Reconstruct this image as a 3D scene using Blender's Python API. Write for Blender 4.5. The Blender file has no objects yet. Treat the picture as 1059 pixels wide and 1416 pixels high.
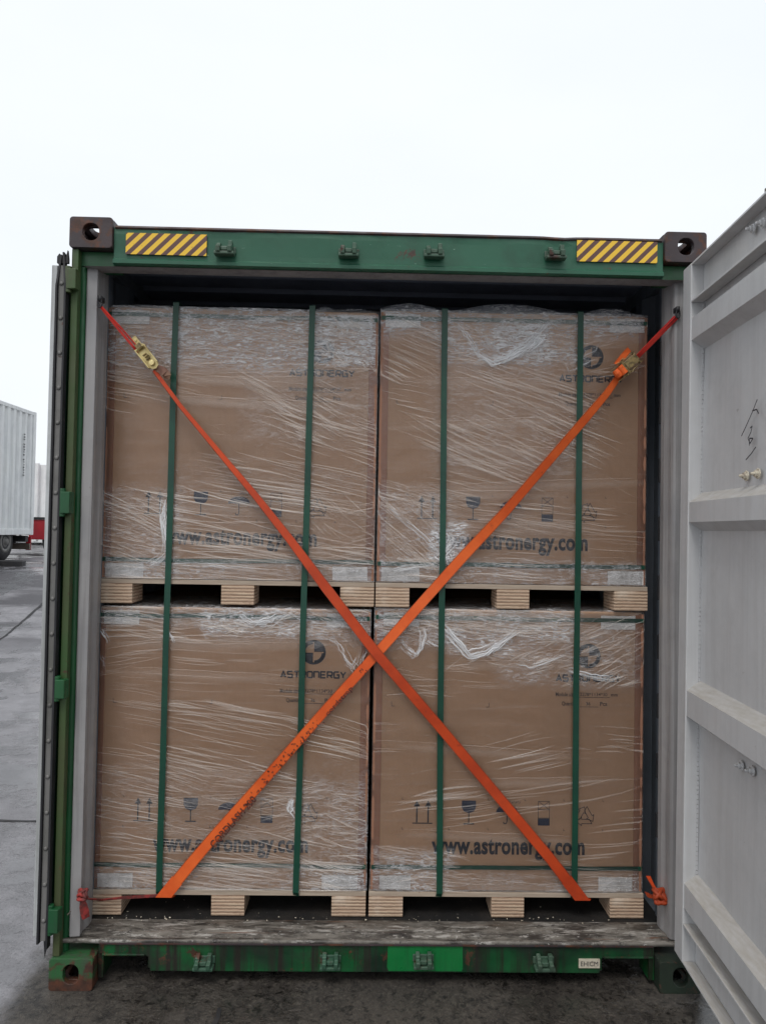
import bpy, math, random
from mathutils import Vector, noise, Matrix
R = math.radians
sc = bpy.context.scene
# ------------------------------------------------------------------ camera
CP = Vector((-0.0688, -2.8053, 1.7244)); YAW, PIT, ROL = .0202, .0248, -.0172; F = 1025.0; PW, PH = 1059, 1416
fw = Vector((math.sin(YAW)*math.cos(PIT), math.cos(YAW)*math.cos(PIT), math.sin(PIT)))
r0 = Vector((math.cos(YAW), -math.sin(YAW), 0)); u0 = r0.cross(fw)
rt = r0*math.cos(ROL)-u0*math.sin(ROL); up = u0*math.cos(ROL)+r0*math.sin(ROL)
cd = bpy.data.cameras.new('camera'); cam = bpy.data.objects.new('camera', cd); sc.collection.objects.link(cam)
cam.matrix_world = Matrix(((rt.x, up.x, -fw.x, CP.x), (rt.y, up.y, -fw.y, CP.y), (rt.z, up.z, -fw.z, CP.z), (0, 0, 0, 1)))
cd.sensor_fit = 'HORIZONTAL'; cd.sensor_width = 36; cd.lens = F/PW*36; cd.clip_start = .05; cd.clip_end = 1000
sc.camera = cam
sc.render.resolution_x = 765; sc.render.resolution_y = 1024
# ------------------------------------------------------------------ world, sun, exposure (overcast daylight)
SUN_EL, SUN_AZ = R(58), R(200)
wd = bpy.data.worlds.new("World"); sc.world = wd; wd.use_nodes = True
nt = wd.node_tree; nt.nodes.clear()
sky = nt.nodes.new('ShaderNodeTexSky'); sky.sky_type = 'NISHITA'; sky.sun_disc = False
sky.sun_elevation = SUN_EL; sky.sun_rotation = SUN_AZ; sky.dust_density = 6; sky.air_density = 1.2
mul = nt.nodes.new('ShaderNodeMix'); mul.data_type = 'RGBA'; mul.inputs[0].default_value = .90
mul.inputs[7].default_value = (8.0, 8.35, 8.7, 1)          # the grey-white cloud deck over the sky
bgn = nt.nodes.new('ShaderNodeBackground'); bgn.inputs[1].default_value = .095
wo = nt.nodes.new('ShaderNodeOutputWorld')
wtc = nt.nodes.new('ShaderNodeTexCoord'); wnz = nt.nodes.new('ShaderNodeTexNoise'); wnz.inputs['Scale'].default_value = 2.2; wnz.inputs['Detail'].default_value = 5; wmp = nt.nodes.new('ShaderNodeMapping'); wmp.inputs['Scale'].default_value = (1, 1, 2.5)
wcm = nt.nodes.new('ShaderNodeMix'); wcm.data_type = 'RGBA'; wcm.inputs[6].default_value = (7.5, 7.95, 8.5, 1); wcm.inputs[7].default_value = (8.7, 8.95, 9.1, 1)
nt.links.new(wtc.outputs['Generated'], wmp.inputs[0]); nt.links.new(wmp.outputs[0], wnz.inputs['Vector']); nt.links.new(wnz.outputs[0], wcm.inputs[0]); nt.links.new(wcm.outputs[2], mul.inputs[7])
nt.links.new(sky.outputs[0], mul.inputs[6]); nt.links.new(mul.outputs[2], bgn.inputs[0]); nt.links.new(bgn.outputs[0], wo.inputs[0])
sl = bpy.data.lights.new('sun', 'SUN'); sl.energy = 1.0; sl.angle = R(20); sl.color = (1, .97, .93)
so = bpy.data.objects.new('sun', sl); sc.collection.objects.link(so)
sd = Vector((math.sin(SUN_AZ)*math.cos(SUN_EL), math.cos(SUN_AZ)*math.cos(SUN_EL), math.sin(SUN_EL)))
so.rotation_euler = sd.to_track_quat('Z', 'Y').to_euler(); so.location = (0, -5, 12)
sc.view_settings.view_transform = 'Standard'; sc.view_settings.look = 'None'; sc.view_settings.exposure = .42; sc.view_settings.gamma = 1
sc.render.engine = 'CYCLES'; sc.cycles.transparent_max_bounces = 32; sc.cycles.max_bounces = 8

# ------------------------------------------------------------------ helpers
def at(px, py, Y):
    v = fw+rt*((px-PW/2)/F)-up*((py-PH/2)/F); t = (Y-CP.y)/v.y
    return CP+v*t
def atz(px, py, Z):
    v = fw+rt*((px-PW/2)/F)-up*((py-PH/2)/F); t = (Z-CP.z)/v.z
    return CP+v*t
rnd = random.Random(7)
def tag(o, label=None, cat=None, group=None, kind=None):
    if label: o['label'] = label
    if cat: o['category'] = cat
    if group: o['group'] = group
    if kind: o['kind'] = kind
    return o
def wloc(o):
    v = Vector((0, 0, 0))
    while o: v += Vector(o.location); o = o.parent
    return v
def empty(name, loc, label, cat, group=None):
    o = bpy.data.objects.new(name, None); sc.collection.objects.link(o); o.location = loc; o.empty_display_size = .1
    return tag(o, label, cat, group)
class MB:
    """collects shapes in world coordinates and links them as one mesh object"""
    def __init__(s): s.v = []; s.f = []; s.mi = []; s.att = {}; s.m = 0
    def add(s, vs, fs, m=None):
        b = len(s.v); s.v += [tuple(v) for v in vs]; s.f += [tuple(b+i for i in f) for f in fs]; s.mi += [s.m if m is None else m]*len(fs); return b
    def box(s, a, b, m=None):
        (x0, y0, z0), (x1, y1, z1) = a, b
        s.add([(x0,y0,z0),(x1,y0,z0),(x1,y1,z0),(x0,y1,z0),(x0,y0,z1),(x1,y0,z1),(x1,y1,z1),(x0,y1,z1)],
              [(0,3,2,1),(4,5,6,7),(0,1,5,4),(1,2,6,5),(2,3,7,6),(3,0,4,7)], m); return s
    def obox(s, c, ax, ay, az, m=None):
        c = Vector(c); P = [c+ax*i+ay*j+az*k for k in (-1,1) for (i,j) in ((-1,-1),(1,-1),(1,1),(-1,1))]
        s.add(P, [(0,3,2,1),(4,5,6,7),(0,1,5,4),(1,2,6,5),(2,3,7,6),(3,0,4,7)], m); return s
    def prism(s, pts, d, m=None):
        """pts: closed ring of 3D points, d: extrusion vector"""
        n = len(pts); d = Vector(d); P = [Vector(p) for p in pts]
        s.add(P+[p+d for p in P], [tuple(range(n-1,-1,-1)), tuple(range(n,2*n))]+[(i,(i+1)%n,n+(i+1)%n,n+i) for i in range(n)], m); return s
    def tube(s, path, r, n=8, m=None, cap=True):
        P = [Vector(p) for p in path]; b = len(s.v); rings = []
        for i, p in enumerate(P):
            t = (P[min(i+1, len(P)-1)]-P[max(i-1, 0)]).normalized()
            a = t.orthogonal().normalized() if i == 0 else (pa-t*pa.dot(t)).normalized()
            pa = a; c = t.cross(a); rr = r[i] if isinstance(r, (list, tuple)) else r
            rings += [p+(a*math.cos(2*math.pi*k/n)+c*math.sin(2*math.pi*k/n))*rr for k in range(n)]
        fs = [(i*n+k, i*n+(k+1)%n, (i+1)*n+(k+1)%n, (i+1)*n+k) for i in range(len(P)-1) for k in range(n)]
        if cap: fs += [tuple(range(n-1,-1,-1)), tuple((len(P)-1)*n+k for k in range(n))]
        s.add(rings, fs, m); return s
    def lathe(s, c, axis, prof, n=24, m=None):
        """prof: (along axis, radius)"""
        c = Vector(c); axis = Vector(axis).normalized(); a = axis.orthogonal().normalized(); d = axis.cross(a); V = []
        for h, r in prof: V += [c+axis*h+(a*math.cos(2*math.pi*k/n)+d*math.sin(2*math.pi*k/n))*r for k in range(n)]
        fs = [(i*n+k, i*n+(k+1)%n, (i+1)*n+(k+1)%n, (i+1)*n+k) for i in range(len(prof)-1) for k in range(n)]
        fs += [tuple(range(n-1,-1,-1)), tuple((len(prof)-1)*n+k for k in range(n))]
        s.add(V, fs, m); return s
    def sheet(s, rows, m=None):
        nr, nc = len(rows), len(rows[0])
        s.add([p for r in rows for p in r], [(i*nc+j, i*nc+j+1, (i+1)*nc+j+1, (i+1)*nc+j) for i in range(nr-1) for j in range(nc-1)], m); return s
    def build(s, name, mats, parent=None, smooth=False, bevel=0, seg=2):
        me = bpy.data.meshes.new(name); o = bpy.data.objects.new(name, me); sc.collection.objects.link(o)
        off = wloc(parent) if parent else Vector((0, 0, 0))
        me.from_pydata([Vector(v)-off for v in s.v], [], s.f)
        if not isinstance(mats, (list, tuple)): mats = [mats]
        for m in mats: me.materials.append(m)
        me.polygons.foreach_set('material_index', s.mi)
        if smooth: me.polygons.foreach_set('use_smooth', [True]*len(me.polygons))
        for k, vals in s.att.items():
            vals = vals+[.5]*(len(s.v)-len(vals))
            a = me.attributes.new(k, 'FLOAT', 'POINT'); a.data.foreach_set('value', vals)
        me.update()
        if parent: o.parent = parent
        if bevel:
            md = o.modifiers.new('bevel', 'BEVEL'); md.width = bevel; md.segments = seg; md.limit_method = 'ANGLE'; md.angle_limit = R(40)
        return o
def copy_tree(o, parent=None):
    c = o.copy(); sc.collection.objects.link(c); c.parent = parent
    for ch in list(o.children): copy_tree(ch, c)
    return c

# ------------------------------------------------------------------ materials
class NT:
    def __init__(s, name):
        s.m = bpy.data.materials.new(name); s.m.use_nodes = True; s.t = s.m.node_tree; s.t.nodes.clear()
        s.out = s.n('OutputMaterial'); s.tc = s.n('TexCoord')
    def n(s, kind, **kw):
        nd = s.t.nodes.new('ShaderNode'+kind)
        for k, v in kw.items(): setattr(nd, k, v)
        return nd
    def l(s, a, b): s.t.links.new(a, b)
    def set(s, sock, v):
        if hasattr(v, 'links') or isinstance(v, bpy.types.NodeSocket): s.l(v, sock)
        else: sock.default_value = v
    def mapping(s, scale=(1,1,1), rot=(0,0,0), loc=(0,0,0)):
        mp = s.n('Mapping'); s.l(s.tc.outputs['Object'], mp.inputs[0]); mp.inputs['Scale'].default_value = scale; mp.inputs['Rotation'].default_value = rot; mp.inputs['Location'].default_value = loc
        return mp.outputs[0]
    def noise(s, scale=5, detail=5, rough=.6, vec=None, dist=0):
        nd = s.n('TexNoise'); s.l(vec or s.tc.outputs['Object'], nd.inputs['Vector'])
        nd.inputs['Scale'].default_value = scale; nd.inputs['Detail'].default_value = detail; nd.inputs['Roughness'].default_value = rough; nd.inputs['Distortion'].default_value = dist
        return nd.outputs[0]
    def ramp(s, x, a, b, lo=0., hi=1.):
        nd = s.n('MapRange'); s.set(nd.inputs[0], x); nd.inputs[1].default_value = a; nd.inputs[2].default_value = b; nd.inputs[3].default_value = lo; nd.inputs[4].default_value = hi
        nd.interpolation_type = 'SMOOTHSTEP'; return nd.outputs[0]
    def math(s, op, a, b=0., c=0.):
        nd = s.n('Math', operation=op); s.set(nd.inputs[0], a); s.set(nd.inputs[1], b); s.set(nd.inputs[2], c); return nd.outputs[0]
    def mix(s, fac, a, b):
        nd = s.n('Mix', data_type='RGBA'); s.set(nd.inputs[0], fac)
        for q, v in ((6, a), (7, b)):
            s.set(nd.inputs[q], (*v, 1) if isinstance(v, tuple) and len(v) == 3 else v)
        return nd.outputs[2]
    def bump(s, h, strength=.3, dist=.002, nrm=None):
        nd = s.n('Bump'); nd.inputs['Strength'].default_value = strength; nd.inputs['Distance'].default_value = dist; s.l(h, nd.inputs['Height'])
        if nrm: s.l(nrm, nd.inputs['Normal'])
        return nd.outputs[0]
    def bsdf(s, col, rough=.5, metal=0., nrm=None, spec=.5):
        nd = s.n('BsdfPrincipled'); s.set(nd.inputs['Base Color'], (*col, 1) if isinstance(col, tuple) and len(col) == 3 else col)
        s.set(nd.inputs['Roughness'], rough); s.set(nd.inputs['Metallic'], metal); s.set(nd.inputs['Specular IOR Level'], spec)
        if nrm: s.l(nrm, nd.inputs['Normal'])
        return nd.outputs[0]
    def done(s, sh): s.l(sh, s.out.inputs[0]); return s.m
def lin(r, g, b): return tuple(((c/255+.055)/1.055)**2.4 if c > 10 else c/255/12.92 for c in (r, g, b))
RUST = (.10, .035, .018); RUSTD = (.035, .018, .013)
def paint(name, col, col2=None, rust=.0, streak=.0, rough=.45, dirt=.25, chips=.0, chipcol=(.5,.52,.5), dirtcol=(.06,.05,.045), bump=.25, rz=0):
    t = NT(name); col2 = col2 or tuple(c*.8 for c in col)
    c = t.mix(t.ramp(t.noise(2.3, 4), .35, .65), col, col2)
    if streak:
        v = t.mapping((28, 28, .9)); c = t.mix(t.math('MULTIPLY', t.ramp(t.noise(1, 5, .7, v), .44, .64), streak), c, dirtcol)
    c = t.mix(t.math('MULTIPLY', t.ramp(t.noise(7, 8, .7), .45, .8), dirt), c, dirtcol)
    n2 = t.noise(9, 9, .75, None, .4); rm = None
    if rust:
        rm = t.ramp(n2, .70-rust*.32, .75-rust*.30)
        if rz: pz = t.n('SeparateXYZ'); t.l(t.tc.outputs['Object'], pz.inputs[0]); rm = t.math('MAXIMUM', rm, t.ramp(t.math('ADD', pz.outputs[2], t.math('MULTIPLY', n2, -.12)), rz-.045, rz-.065))
        c = t.mix(rm, c, t.mix(t.ramp(t.noise(30, 6), .3, .7), RUSTD, RUST))
    if chips:
        n3 = t.noise(34, 7, .8, t.mapping((1, 1, 2.5))); c = t.mix(t.ramp(n3, .70-chips*.2, .73-chips*.2), c, chipcol)
    b = t.bump(t.noise(60, 6, .7), bump, .0015); b = t.bump(t.noise(3.5, 3), bump*.6, .02, b)
    rg = t.ramp(t.noise(14, 5), .3, .7, rough-.1, rough+.15)
    return t.done(t.bsdf(c, rg, 0, b))
M = {}
M['green_top'] = paint('green_header_paint', (.010,.085,.045), (.014,.10,.054), rust=.26, rough=.42, dirt=.5, chips=.22, chipcol=(.18,.33,.25), dirtcol=(.02,.04,.03))
M['green_post'] = paint('green_post_paint', (.004,.066,.020), (.006,.085,.024), rust=.22, streak=.35, rough=.4, dirt=.4, dirtcol=(.02,.04,.02))
M['green_sill'] = paint('green_sill_paint', (.004,.110,.028), (.002,.018,.008), rust=.40, streak=1.0, rough=.42, dirt=.9, chips=.08, chipcol=(.12,.17,.11), dirtcol=(.014,.013,.009))
M['green_patch'] = paint('fresh_green_paint', (.003,.19,.042), (.003,.14,.032), streak=.35, rough=.35, dirt=.1, dirtcol=(.01,.05,.02))
M['olive'] = paint('olive_paint', (.055,.075,.026), (.035,.085,.022), rust=.3, streak=.4, rough=.5, dirt=.35, dirtcol=(.06,.05,.03))
M['fitting'] = paint('rusty_dark_steel', (.055,.032,.034), (.035,.026,.030), rust=.62, rough=.55, dirt=.4, bump=.8, chips=.25, chipcol=(.17,.13,.13))
M['fitting_shaded'] = paint('shaded_dirty_casting', (.008,.018,.009), (.008,.008,.006), rust=.5, rough=.7, dirt=.6, dirtcol=(.01,.01,.008), bump=.6)  # casting colour darkened to stand in for the open door's shadow
M['fitting_low'] = paint('green_rusty_casting', (.02,.10,.03), (.015,.06,.02), rust=.60, streak=.5, rough=.55, dirt=.6, bump=.6, rz=.04)
M['grey'] = paint('grey_interior_paint', (.33,.335,.34), (.29,.295,.30), rust=.02, streak=.25, rough=.4, dirt=.12, dirtcol=(.17,.16,.15))
M['grey_post'] = paint('grey_post_paint', (.31,.30,.30), (.26,.255,.26), rust=.07, streak=.4, rough=.4, dirt=.25, dirtcol=(.11,.10,.10))
M['door_grey'] = paint('door_grey_paint', (.53,.535,.545), (.50,.505,.515), rust=.12, streak=.14, rough=.45, dirt=.2, chips=.14, chipcol=(.22,.20,.18), dirtcol=(.27,.26,.25), bump=.25)
def dusty(m):
    t = m.node_tree; p = [n for n in t.nodes if n.type == 'BSDF_PRINCIPLED'][0]; src = p.inputs['Base Color'].links[0].from_socket
    g = t.nodes.new('ShaderNodeNewGeometry'); sx = t.nodes.new('ShaderNodeSeparateXYZ'); mr = t.nodes.new('ShaderNodeMapRange'); mx = t.nodes.new('ShaderNodeMix'); mx.data_type = 'RGBA'; nz = t.nodes.new('ShaderNodeTexNoise'); nz.inputs['Scale'].default_value = 14; nz.inputs['Detail'].default_value = 8; mu = t.nodes.new('ShaderNodeMath'); mu.operation = 'MULTIPLY'
    t.links.new(g.outputs['True Normal'], sx.inputs[0]); t.links.new(sx.outputs[2], mr.inputs[0]); mr.inputs[1].default_value = .4; mr.inputs[2].default_value = .8
    t.links.new(mr.outputs[0], mu.inputs[0]); t.links.new(nz.outputs[0], mu.inputs[1]); t.links.new(mu.outputs[0], mx.inputs[0]); t.links.new(src, mx.inputs[6]); mx.inputs[7].default_value = (.30,.27,.22,1); t.links.new(mx.outputs[2], p.inputs['Base Color'])
dusty(M['door_grey'])
M['wall'] = paint('container_wall_paint', (.14,.16,.19), (.11,.13,.155), rust=.05, streak=.2, rough=.5)
M['roofm'] = paint('roof_paint', (.22,.25,.33), rust=.05, rough=.5)
M['white'] = paint('white_paint', (.78,.80,.80), (.72,.74,.75), streak=.25, rough=.5, dirt=.15, dirtcol=(.35,.34,.32), rust=.03)
M['rubber'] = paint('black_rubber', (.012,.012,.015), rough=.6, dirt=.3, dirtcol=(.06,.06,.06))
M['gasketstrip'] = paint('grey_retainer_strip', (.17,.165,.16), (.12,.12,.11), rust=.3, rough=.45, dirt=.5, dirtcol=(.05,.045,.04))
M['steel'] = paint('worn_steel', (.16,.13,.11), (.10,.08,.06), rust=.35, rough=.5, dirt=.4)
M['black'] = paint('dark_chassis', (.02,.02,.022), rough=.6, dirt=.5, dirtcol=(.07,.06,.055))
M['red'] = paint('red_paint', (.42,.02,.03), (.33,.02,.03), rough=.4, dirt=.3, dirtcol=(.1,.04,.04))
M['pgreen'] = None

def keeper_mat():
    return paint('keeper_green', (.03,.10,.06), (.05,.09,.06), rust=.45, rough=.5, dirt=.5, chips=.1, chipcol=(.35,.36,.3), bump=.5)
M['keeper'] = keeper_mat()

t = NT('threshold_worn_steel')                                    # scuffed sill top
n = t.noise(1, 9, .75, t.mapping((7, 26, 7)), .3)
c = t.mix(t.ramp(n, .38, .60), (.032,.027,.023), (.17,.155,.135))
c = t.mix(t.ramp(t.noise(1, 8, .8, t.mapping((46, 70, 46), loc=(3,1,0))), .60, .65), c, (.55,.53,.50)); c = t.mix(t.math('MULTIPLY', t.ramp(t.noise(1, 7, .8, t.mapping((5, 30, 5), loc=(9,1,0))), .54, .60), .7), c, (.42,.40,.37))
c = t.mix(t.ramp(t.noise(1, 9, .8, t.mapping((17, 26, 17), loc=(8,1,5))), .56, .62), c, (.014,.011,.012))
c = t.mix(t.ramp(t.noise(1, 6, .7, t.mapping((2.2, 60, 2), loc=(5,0,0))), .60, .66), c, (.10,.045,.025))
M['threshold'] = t.done(t.bsdf(c, t.ramp(n, .3, .7, .35, .75), 0, t.bump(t.noise(50, 8, .8), .6, .003)))
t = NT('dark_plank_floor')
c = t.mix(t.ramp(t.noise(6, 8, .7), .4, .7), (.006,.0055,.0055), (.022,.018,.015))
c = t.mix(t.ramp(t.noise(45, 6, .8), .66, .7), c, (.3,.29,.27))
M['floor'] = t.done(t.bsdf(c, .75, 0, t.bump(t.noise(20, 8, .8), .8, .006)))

t = NT('kraft_cardboard')
fib = t.noise(1, 5, .6, t.mapping((260, 260, 35))); flute = t.n('TexWave', wave_type='BANDS', bands_direction='X'); t.l(t.tc.outputs['Object'], flute.inputs[0]); flute.inputs['Scale'].default_value = 62; flute.inputs['Distortion'].default_value = .3
c = t.mix(t.ramp(t.noise(1.6, 4), .3, .7), (.50,.315,.20), (.44,.275,.172))
c = t.mix(t.math('MULTIPLY', fib, .16), c, (.13,.075,.05))
c = t.mix(t.math('MULTIPLY', flute.outputs['Fac'], .10), c, (.17,.10,.07))
smud = t.ramp(t.noise(1, 8, .75, t.mapping((7, 7, 26))), .62, .74); c = t.mix(t.math('MULTIPLY', smud, .30), c, (.14,.09,.065))
M['card'] = t.done(t.bsdf(c, .8, 0, t.bump(t.noise(4, 3), .35, .02, t.bump(flute.outputs['Fac'], .12, .001)), .25))
t = NT('brown_edge_board'); c = t.mix(t.ramp(t.noise(3, 4), .3, .7), (.33,.165,.105), (.28,.14,.09))
M['edge'] = t.done(t.bsdf(c, .7, 0, t.bump(t.noise(12, 3), .2, .01), .3))
t = NT('crumpled_white_pad'); c = t.mix(t.ramp(t.noise(18, 6, .7), .35, .7), (.80,.77,.75), (.55,.52,.50))
M['pad'] = t.done(t.bsdf(c, .45, 0, t.bump(t.noise(26, 6, .7, None, 1.5), .9, .008), .5))
t = NT('laminated_wood'); w = t.n('TexWave', wave_type='BANDS', bands_direction='Z'); t.l(t.tc.outputs['Object'], w.inputs[0]); w.inputs['Scale'].default_value = 24; w.inputs['Distortion'].default_value = 1.3; w.inputs['Detail'].default_value = 3; w.inputs['Detail Scale'].default_value = 2.5
gr = t.noise(1, 7, .7, t.mapping((9, 9, 160)))
c = t.mix(t.ramp(w.outputs['Fac'], .1, .5), (.19,.12,.08), (.56,.43,.31)); c = t.mix(t.ramp(gr, .35, .70), c, (.42,.28,.20)); c = t.mix(t.ramp(t.noise(1, 7, .8, t.mapping((30,30,60))), .58, .68), c, (.18,.11,.08)); c = t.mix(t.ramp(t.noise(7, 4), .5, .8), c, (.62,.52,.42))
M['lam'] = t.done(t.bsdf(c, .75, 0, t.bump(w.outputs['Fac'], .5, .003), .2))
t = NT('pine_board'); gr = t.noise(1, 7, .7, t.mapping((5, 5, 120)))
c = t.mix(t.ramp(gr, .3, .7), (.46,.39,.31), (.34,.26,.20)); c = t.mix(t.ramp(t.noise(16, 6, .7), .62, .72), c, (.19,.12,.08))
M['pine'] = t.done(t.bsdf(c, .7, 0, t.bump(gr, .3, .002), .25))
t = NT('black_blue_ink'); M['ink'] = t.done(t.bsdf(t.mix(t.ramp(t.noise(90, 5, .8), .62, .75), (.022,.022,.032), (.12,.08,.06)), .6))
t = NT('navy_ink'); M['navy'] = t.done(t.bsdf((.025,.03,.06), .5))
t = NT('faint_ink'); M['faint'] = t.done(t.bsdf(t.mix(t.ramp(t.noise(120, 5, .8), .45, .6), (.05,.04,.04), (.15,.095,.07)), .6))
def band(name, a, b, rg=.3):
    t = NT(name); wv = t.n('TexChecker'); t.l(t.tc.outputs['Object'], wv.inputs[0]); wv.inputs['Scale'].default_value = 420
    c = t.mix(t.ramp(t.noise(5, 5, .7), .3, .7), a, b)
    return t.done(t.bsdf(c, rg, 0, t.bump(wv.outputs[1], .3, .0008), .5))
M['band'] = band('green_strapping_plastic', (.004,.062,.034), (.003,.040,.026), .33)
t = NT('orange_polyester_webbing'); wv = t.noise(1, 3, .6, t.mapping((500, 500, 500)))
c = t.mix(t.ramp(t.noise(4, 6, .7), .35, .65), (.86,.155,.028), (.70,.10,.018)); c = t.mix(t.ramp(t.noise(24, 7, .8), .60, .70), c, (.30,.05,.02)); c = t.mix(t.ramp(t.noise(70, 5, .8), .67, .71), c, (.05,.02,.015))
ac = t.n('Attribute', attribute_name='across').outputs['Fac']; c = t.mix(t.math('MULTIPLY', t.math('ADD', t.math('MULTIPLY', t.math('SINE', t.math('MULTIPLY', ac, 44.0)), .5), .5), .22), c, (.35,.035,.008)); c = t.mix(t.math('MULTIPLY', t.ramp(t.math('ABSOLUTE', t.math('SUBTRACT', ac, .5)), .40, .47), .55), c, (.14,.03,.012))
M['web'] = M['web_shaded'] = t.done(t.bsdf(c, .55, 0, t.bump(wv, .35, .0012), .35))
t = NT('shaded_orange_webbing'); wv = t.noise(1, 3, .6, t.mapping((500, 500, 500)))  # the first strap's dimmer lighting, put into a darker, redder orange
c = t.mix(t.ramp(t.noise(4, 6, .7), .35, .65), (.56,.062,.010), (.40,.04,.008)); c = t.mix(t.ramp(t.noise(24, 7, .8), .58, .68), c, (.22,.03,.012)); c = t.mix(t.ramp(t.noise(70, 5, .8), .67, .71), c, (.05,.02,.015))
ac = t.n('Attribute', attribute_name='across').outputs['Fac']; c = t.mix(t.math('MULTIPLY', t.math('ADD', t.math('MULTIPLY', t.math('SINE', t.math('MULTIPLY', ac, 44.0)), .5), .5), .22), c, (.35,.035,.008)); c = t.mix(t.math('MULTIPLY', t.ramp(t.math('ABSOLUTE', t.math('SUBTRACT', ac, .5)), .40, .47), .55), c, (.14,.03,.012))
M['web_shaded'] = t.done(t.bsdf(c, .55, 0, t.bump(wv, .35, .0012), .35))
t = NT('red_webbing'); c = t.mix(t.ramp(t.noise(8, 6, .7), .35, .65), (.80,.055,.035), (.50,.03,.03))
M['webred'] = t.done(t.bsdf(c, .5, 0, t.bump(t.noise(300, 3), .3, .001), .4))
t = NT('shaded_red_webbing'); M['webred_shaded'] = t.done(t.bsdf(t.mix(t.ramp(t.noise(30, 6, .7), .4, .6), (.30,.03,.025), (.10,.02,.018)), .7, 0, t.bump(t.noise(300, 3), .3, .001)))  # red darkened in the colour itself for the shadow around the lower left knot
t = NT('zinc_gold_plating'); c = t.mix(t.ramp(t.noise(20, 6, .7), .4, .7), (.75,.62,.30), (.42,.31,.13))
M['gold'] = t.done(t.bsdf(c, .32, .45, t.bump(t.noise(60, 5), .3, .001)))
t = NT('tarnished_brass'); c = t.mix(t.ramp(t.noise(60, 6, .7), .4, .65), (.34,.25,.11), (.08,.06,.035))
M['brass'] = t.done(t.bsdf(c, .4, .5, t.bump(t.noise(90, 5), .4, .002)))
t = NT('hazard_stripes'); v = t.mapping((1, 1, 1)); sp = t.n('SeparateXYZ'); t.l(v, sp.inputs[0])
s1 = t.math('FRACT', t.math('MULTIPLY', t.math('SUBTRACT', sp.outputs[0], sp.outputs[2]), 1/.046))
c = t.mix(t.ramp(s1, .45, .49), (.10,.045,.04), (.80,.50,.035))
c = t.mix(t.ramp(s1, .96, .99), c, (.10,.045,.04)); c = t.mix(t.ramp(t.noise(40, 7, .8), .62, .70), c, (.17,.11,.06))
M['hazard'] = t.done(t.bsdf(c, .45))
t = NT('plate_white'); M['plate'] = t.done(t.bsdf(t.mix(t.ramp(t.noise(60, 5), .5, .7), (.55,.50,.40), (.3,.25,.2)), .5))

# stretch film: clear, thin, several overlapping turns; attribute 'turns' says how many lie on each other
def film_mat():
    t = NT('stretch_film'); a = t.n('Attribute', attribute_name='turns')
    h1 = t.noise(1, 6, .65, t.mapping((3.2, 3, 62), (0, R(-9), 0)), .8); h2 = t.noise(1, 6, .7, t.mapping((14, 9, 46), (0, R(14), 0), (2, 0, 5)), 1.4)
    h3 = t.noise(1, 7, .78, t.mapping((22, 22, 85), (0, R(-6), 0)), 1.6)
    hh = t.math('ADD', t.math('MULTIPLY', h1, 1.0), t.math('MULTIPLY', h2, .55))
    hh = t.math('ADD', hh, t.math('MULTIPLY', t.math('MULTIPLY', h3, a.outputs['Fac']), .9))
    b = t.bump(hh, .8, .010)
    g = t.n('BsdfGlossy'); g.inputs['Roughness'].default_value = .13; g.inputs[0].default_value = (.97,.98,1,1); t.l(t.bump(hh, .35, .004), g.inputs['Normal'])
    d = t.bsdf((.90,.91,.94), .25, 0, b, .8)
    cr = t.math('MULTIPLY', t.ramp(h3, .42, .60), t.math('ADD', .45, t.math('MULTIPLY', t.ramp(h2, .40, .60), .75)))
    milk = t.math('MULTIPLY', a.outputs['Fac'], t.math('ADD', .16, t.math('MULTIPLY', cr, 1.15)))
    milk = t.math('ADD', t.math('MULTIPLY', t.ramp(h1, .56, .70), .04), milk)
    tr = t.n('BsdfTransparent'); tr.inputs[0].default_value = (.985,.985,.985,1)
    m1 = t.n('MixShader'); fr = t.n('Fresnel'); fr.inputs[0].default_value = 1.45; pass
    t.l(t.math('MINIMUM', t.math('MULTIPLY', fr.outputs[0], .85), .8), m1.inputs[0]); t.l(tr.outputs[0], m1.inputs[1]); t.l(g.outputs[0], m1.inputs[2])
    m2 = t.n('MixShader'); t.l(t.math('MINIMUM', milk, .8), m2.inputs[0]); t.l(m1.outputs[0], m2.inputs[1]); t.l(d, m2.inputs[2])
    return t.done(m2.outputs[0])
M['film'] = film_mat()
def crease_mat(nm, col):
    t = NT(nm); a = t.n('Attribute', attribute_name='turns')
    d = t.bsdf(col, .3, 0, None, .7); tr = t.n('BsdfTransparent'); m = t.n('MixShader')
    t.l(a.outputs['Fac'], m.inputs[0]); t.l(tr.outputs[0], m.inputs[1]); t.l(d, m.inputs[2]); return t.done(m.outputs[0])
M['crease'] = crease_mat('film_crease', (.88,.80,.73)); M['bunch'] = crease_mat('film_bunch', (.93,.94,.96))

# ------------------------------------------------------------------ ground
def gh(x, y):
    def ss(a, b, v): v = max(0, min(1, (v-a)/(b-a))); return v*v*(3-2*v)
    return .88*ss(6.5, 13.2, y)*ss(-3.0, -5.5, x)
t = NT('wet_concrete_yard'); ps = t.n('SeparateXYZ'); t.l(t.tc.outputs['Object'], ps.inputs[0])
big = t.noise(.55, 6, .6); mid = t.noise(4, 8, .7); fine = t.noise(70, 8, .8)
edge = t.math('ADD', ps.outputs[0], t.math('MULTIPLY', t.math('SUBTRACT', t.noise(5, 6, .7), .5), .16))
zone = t.ramp(edge, -1.40, -1.27)                                 # the dirty slab the container stands on begins here
zy = t.ramp(ps.outputs[1], 6, 9)
pale = t.mix(t.ramp(mid, .35, .65), (.29,.285,.305), (.20,.197,.21))
pale = t.mix(t.math('MULTIPLY', zy, t.ramp(t.noise(1, 6, .6, t.mapping((.35, 1.3, 1))), .42, .58)), pale, (.065,.062,.07))
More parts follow.
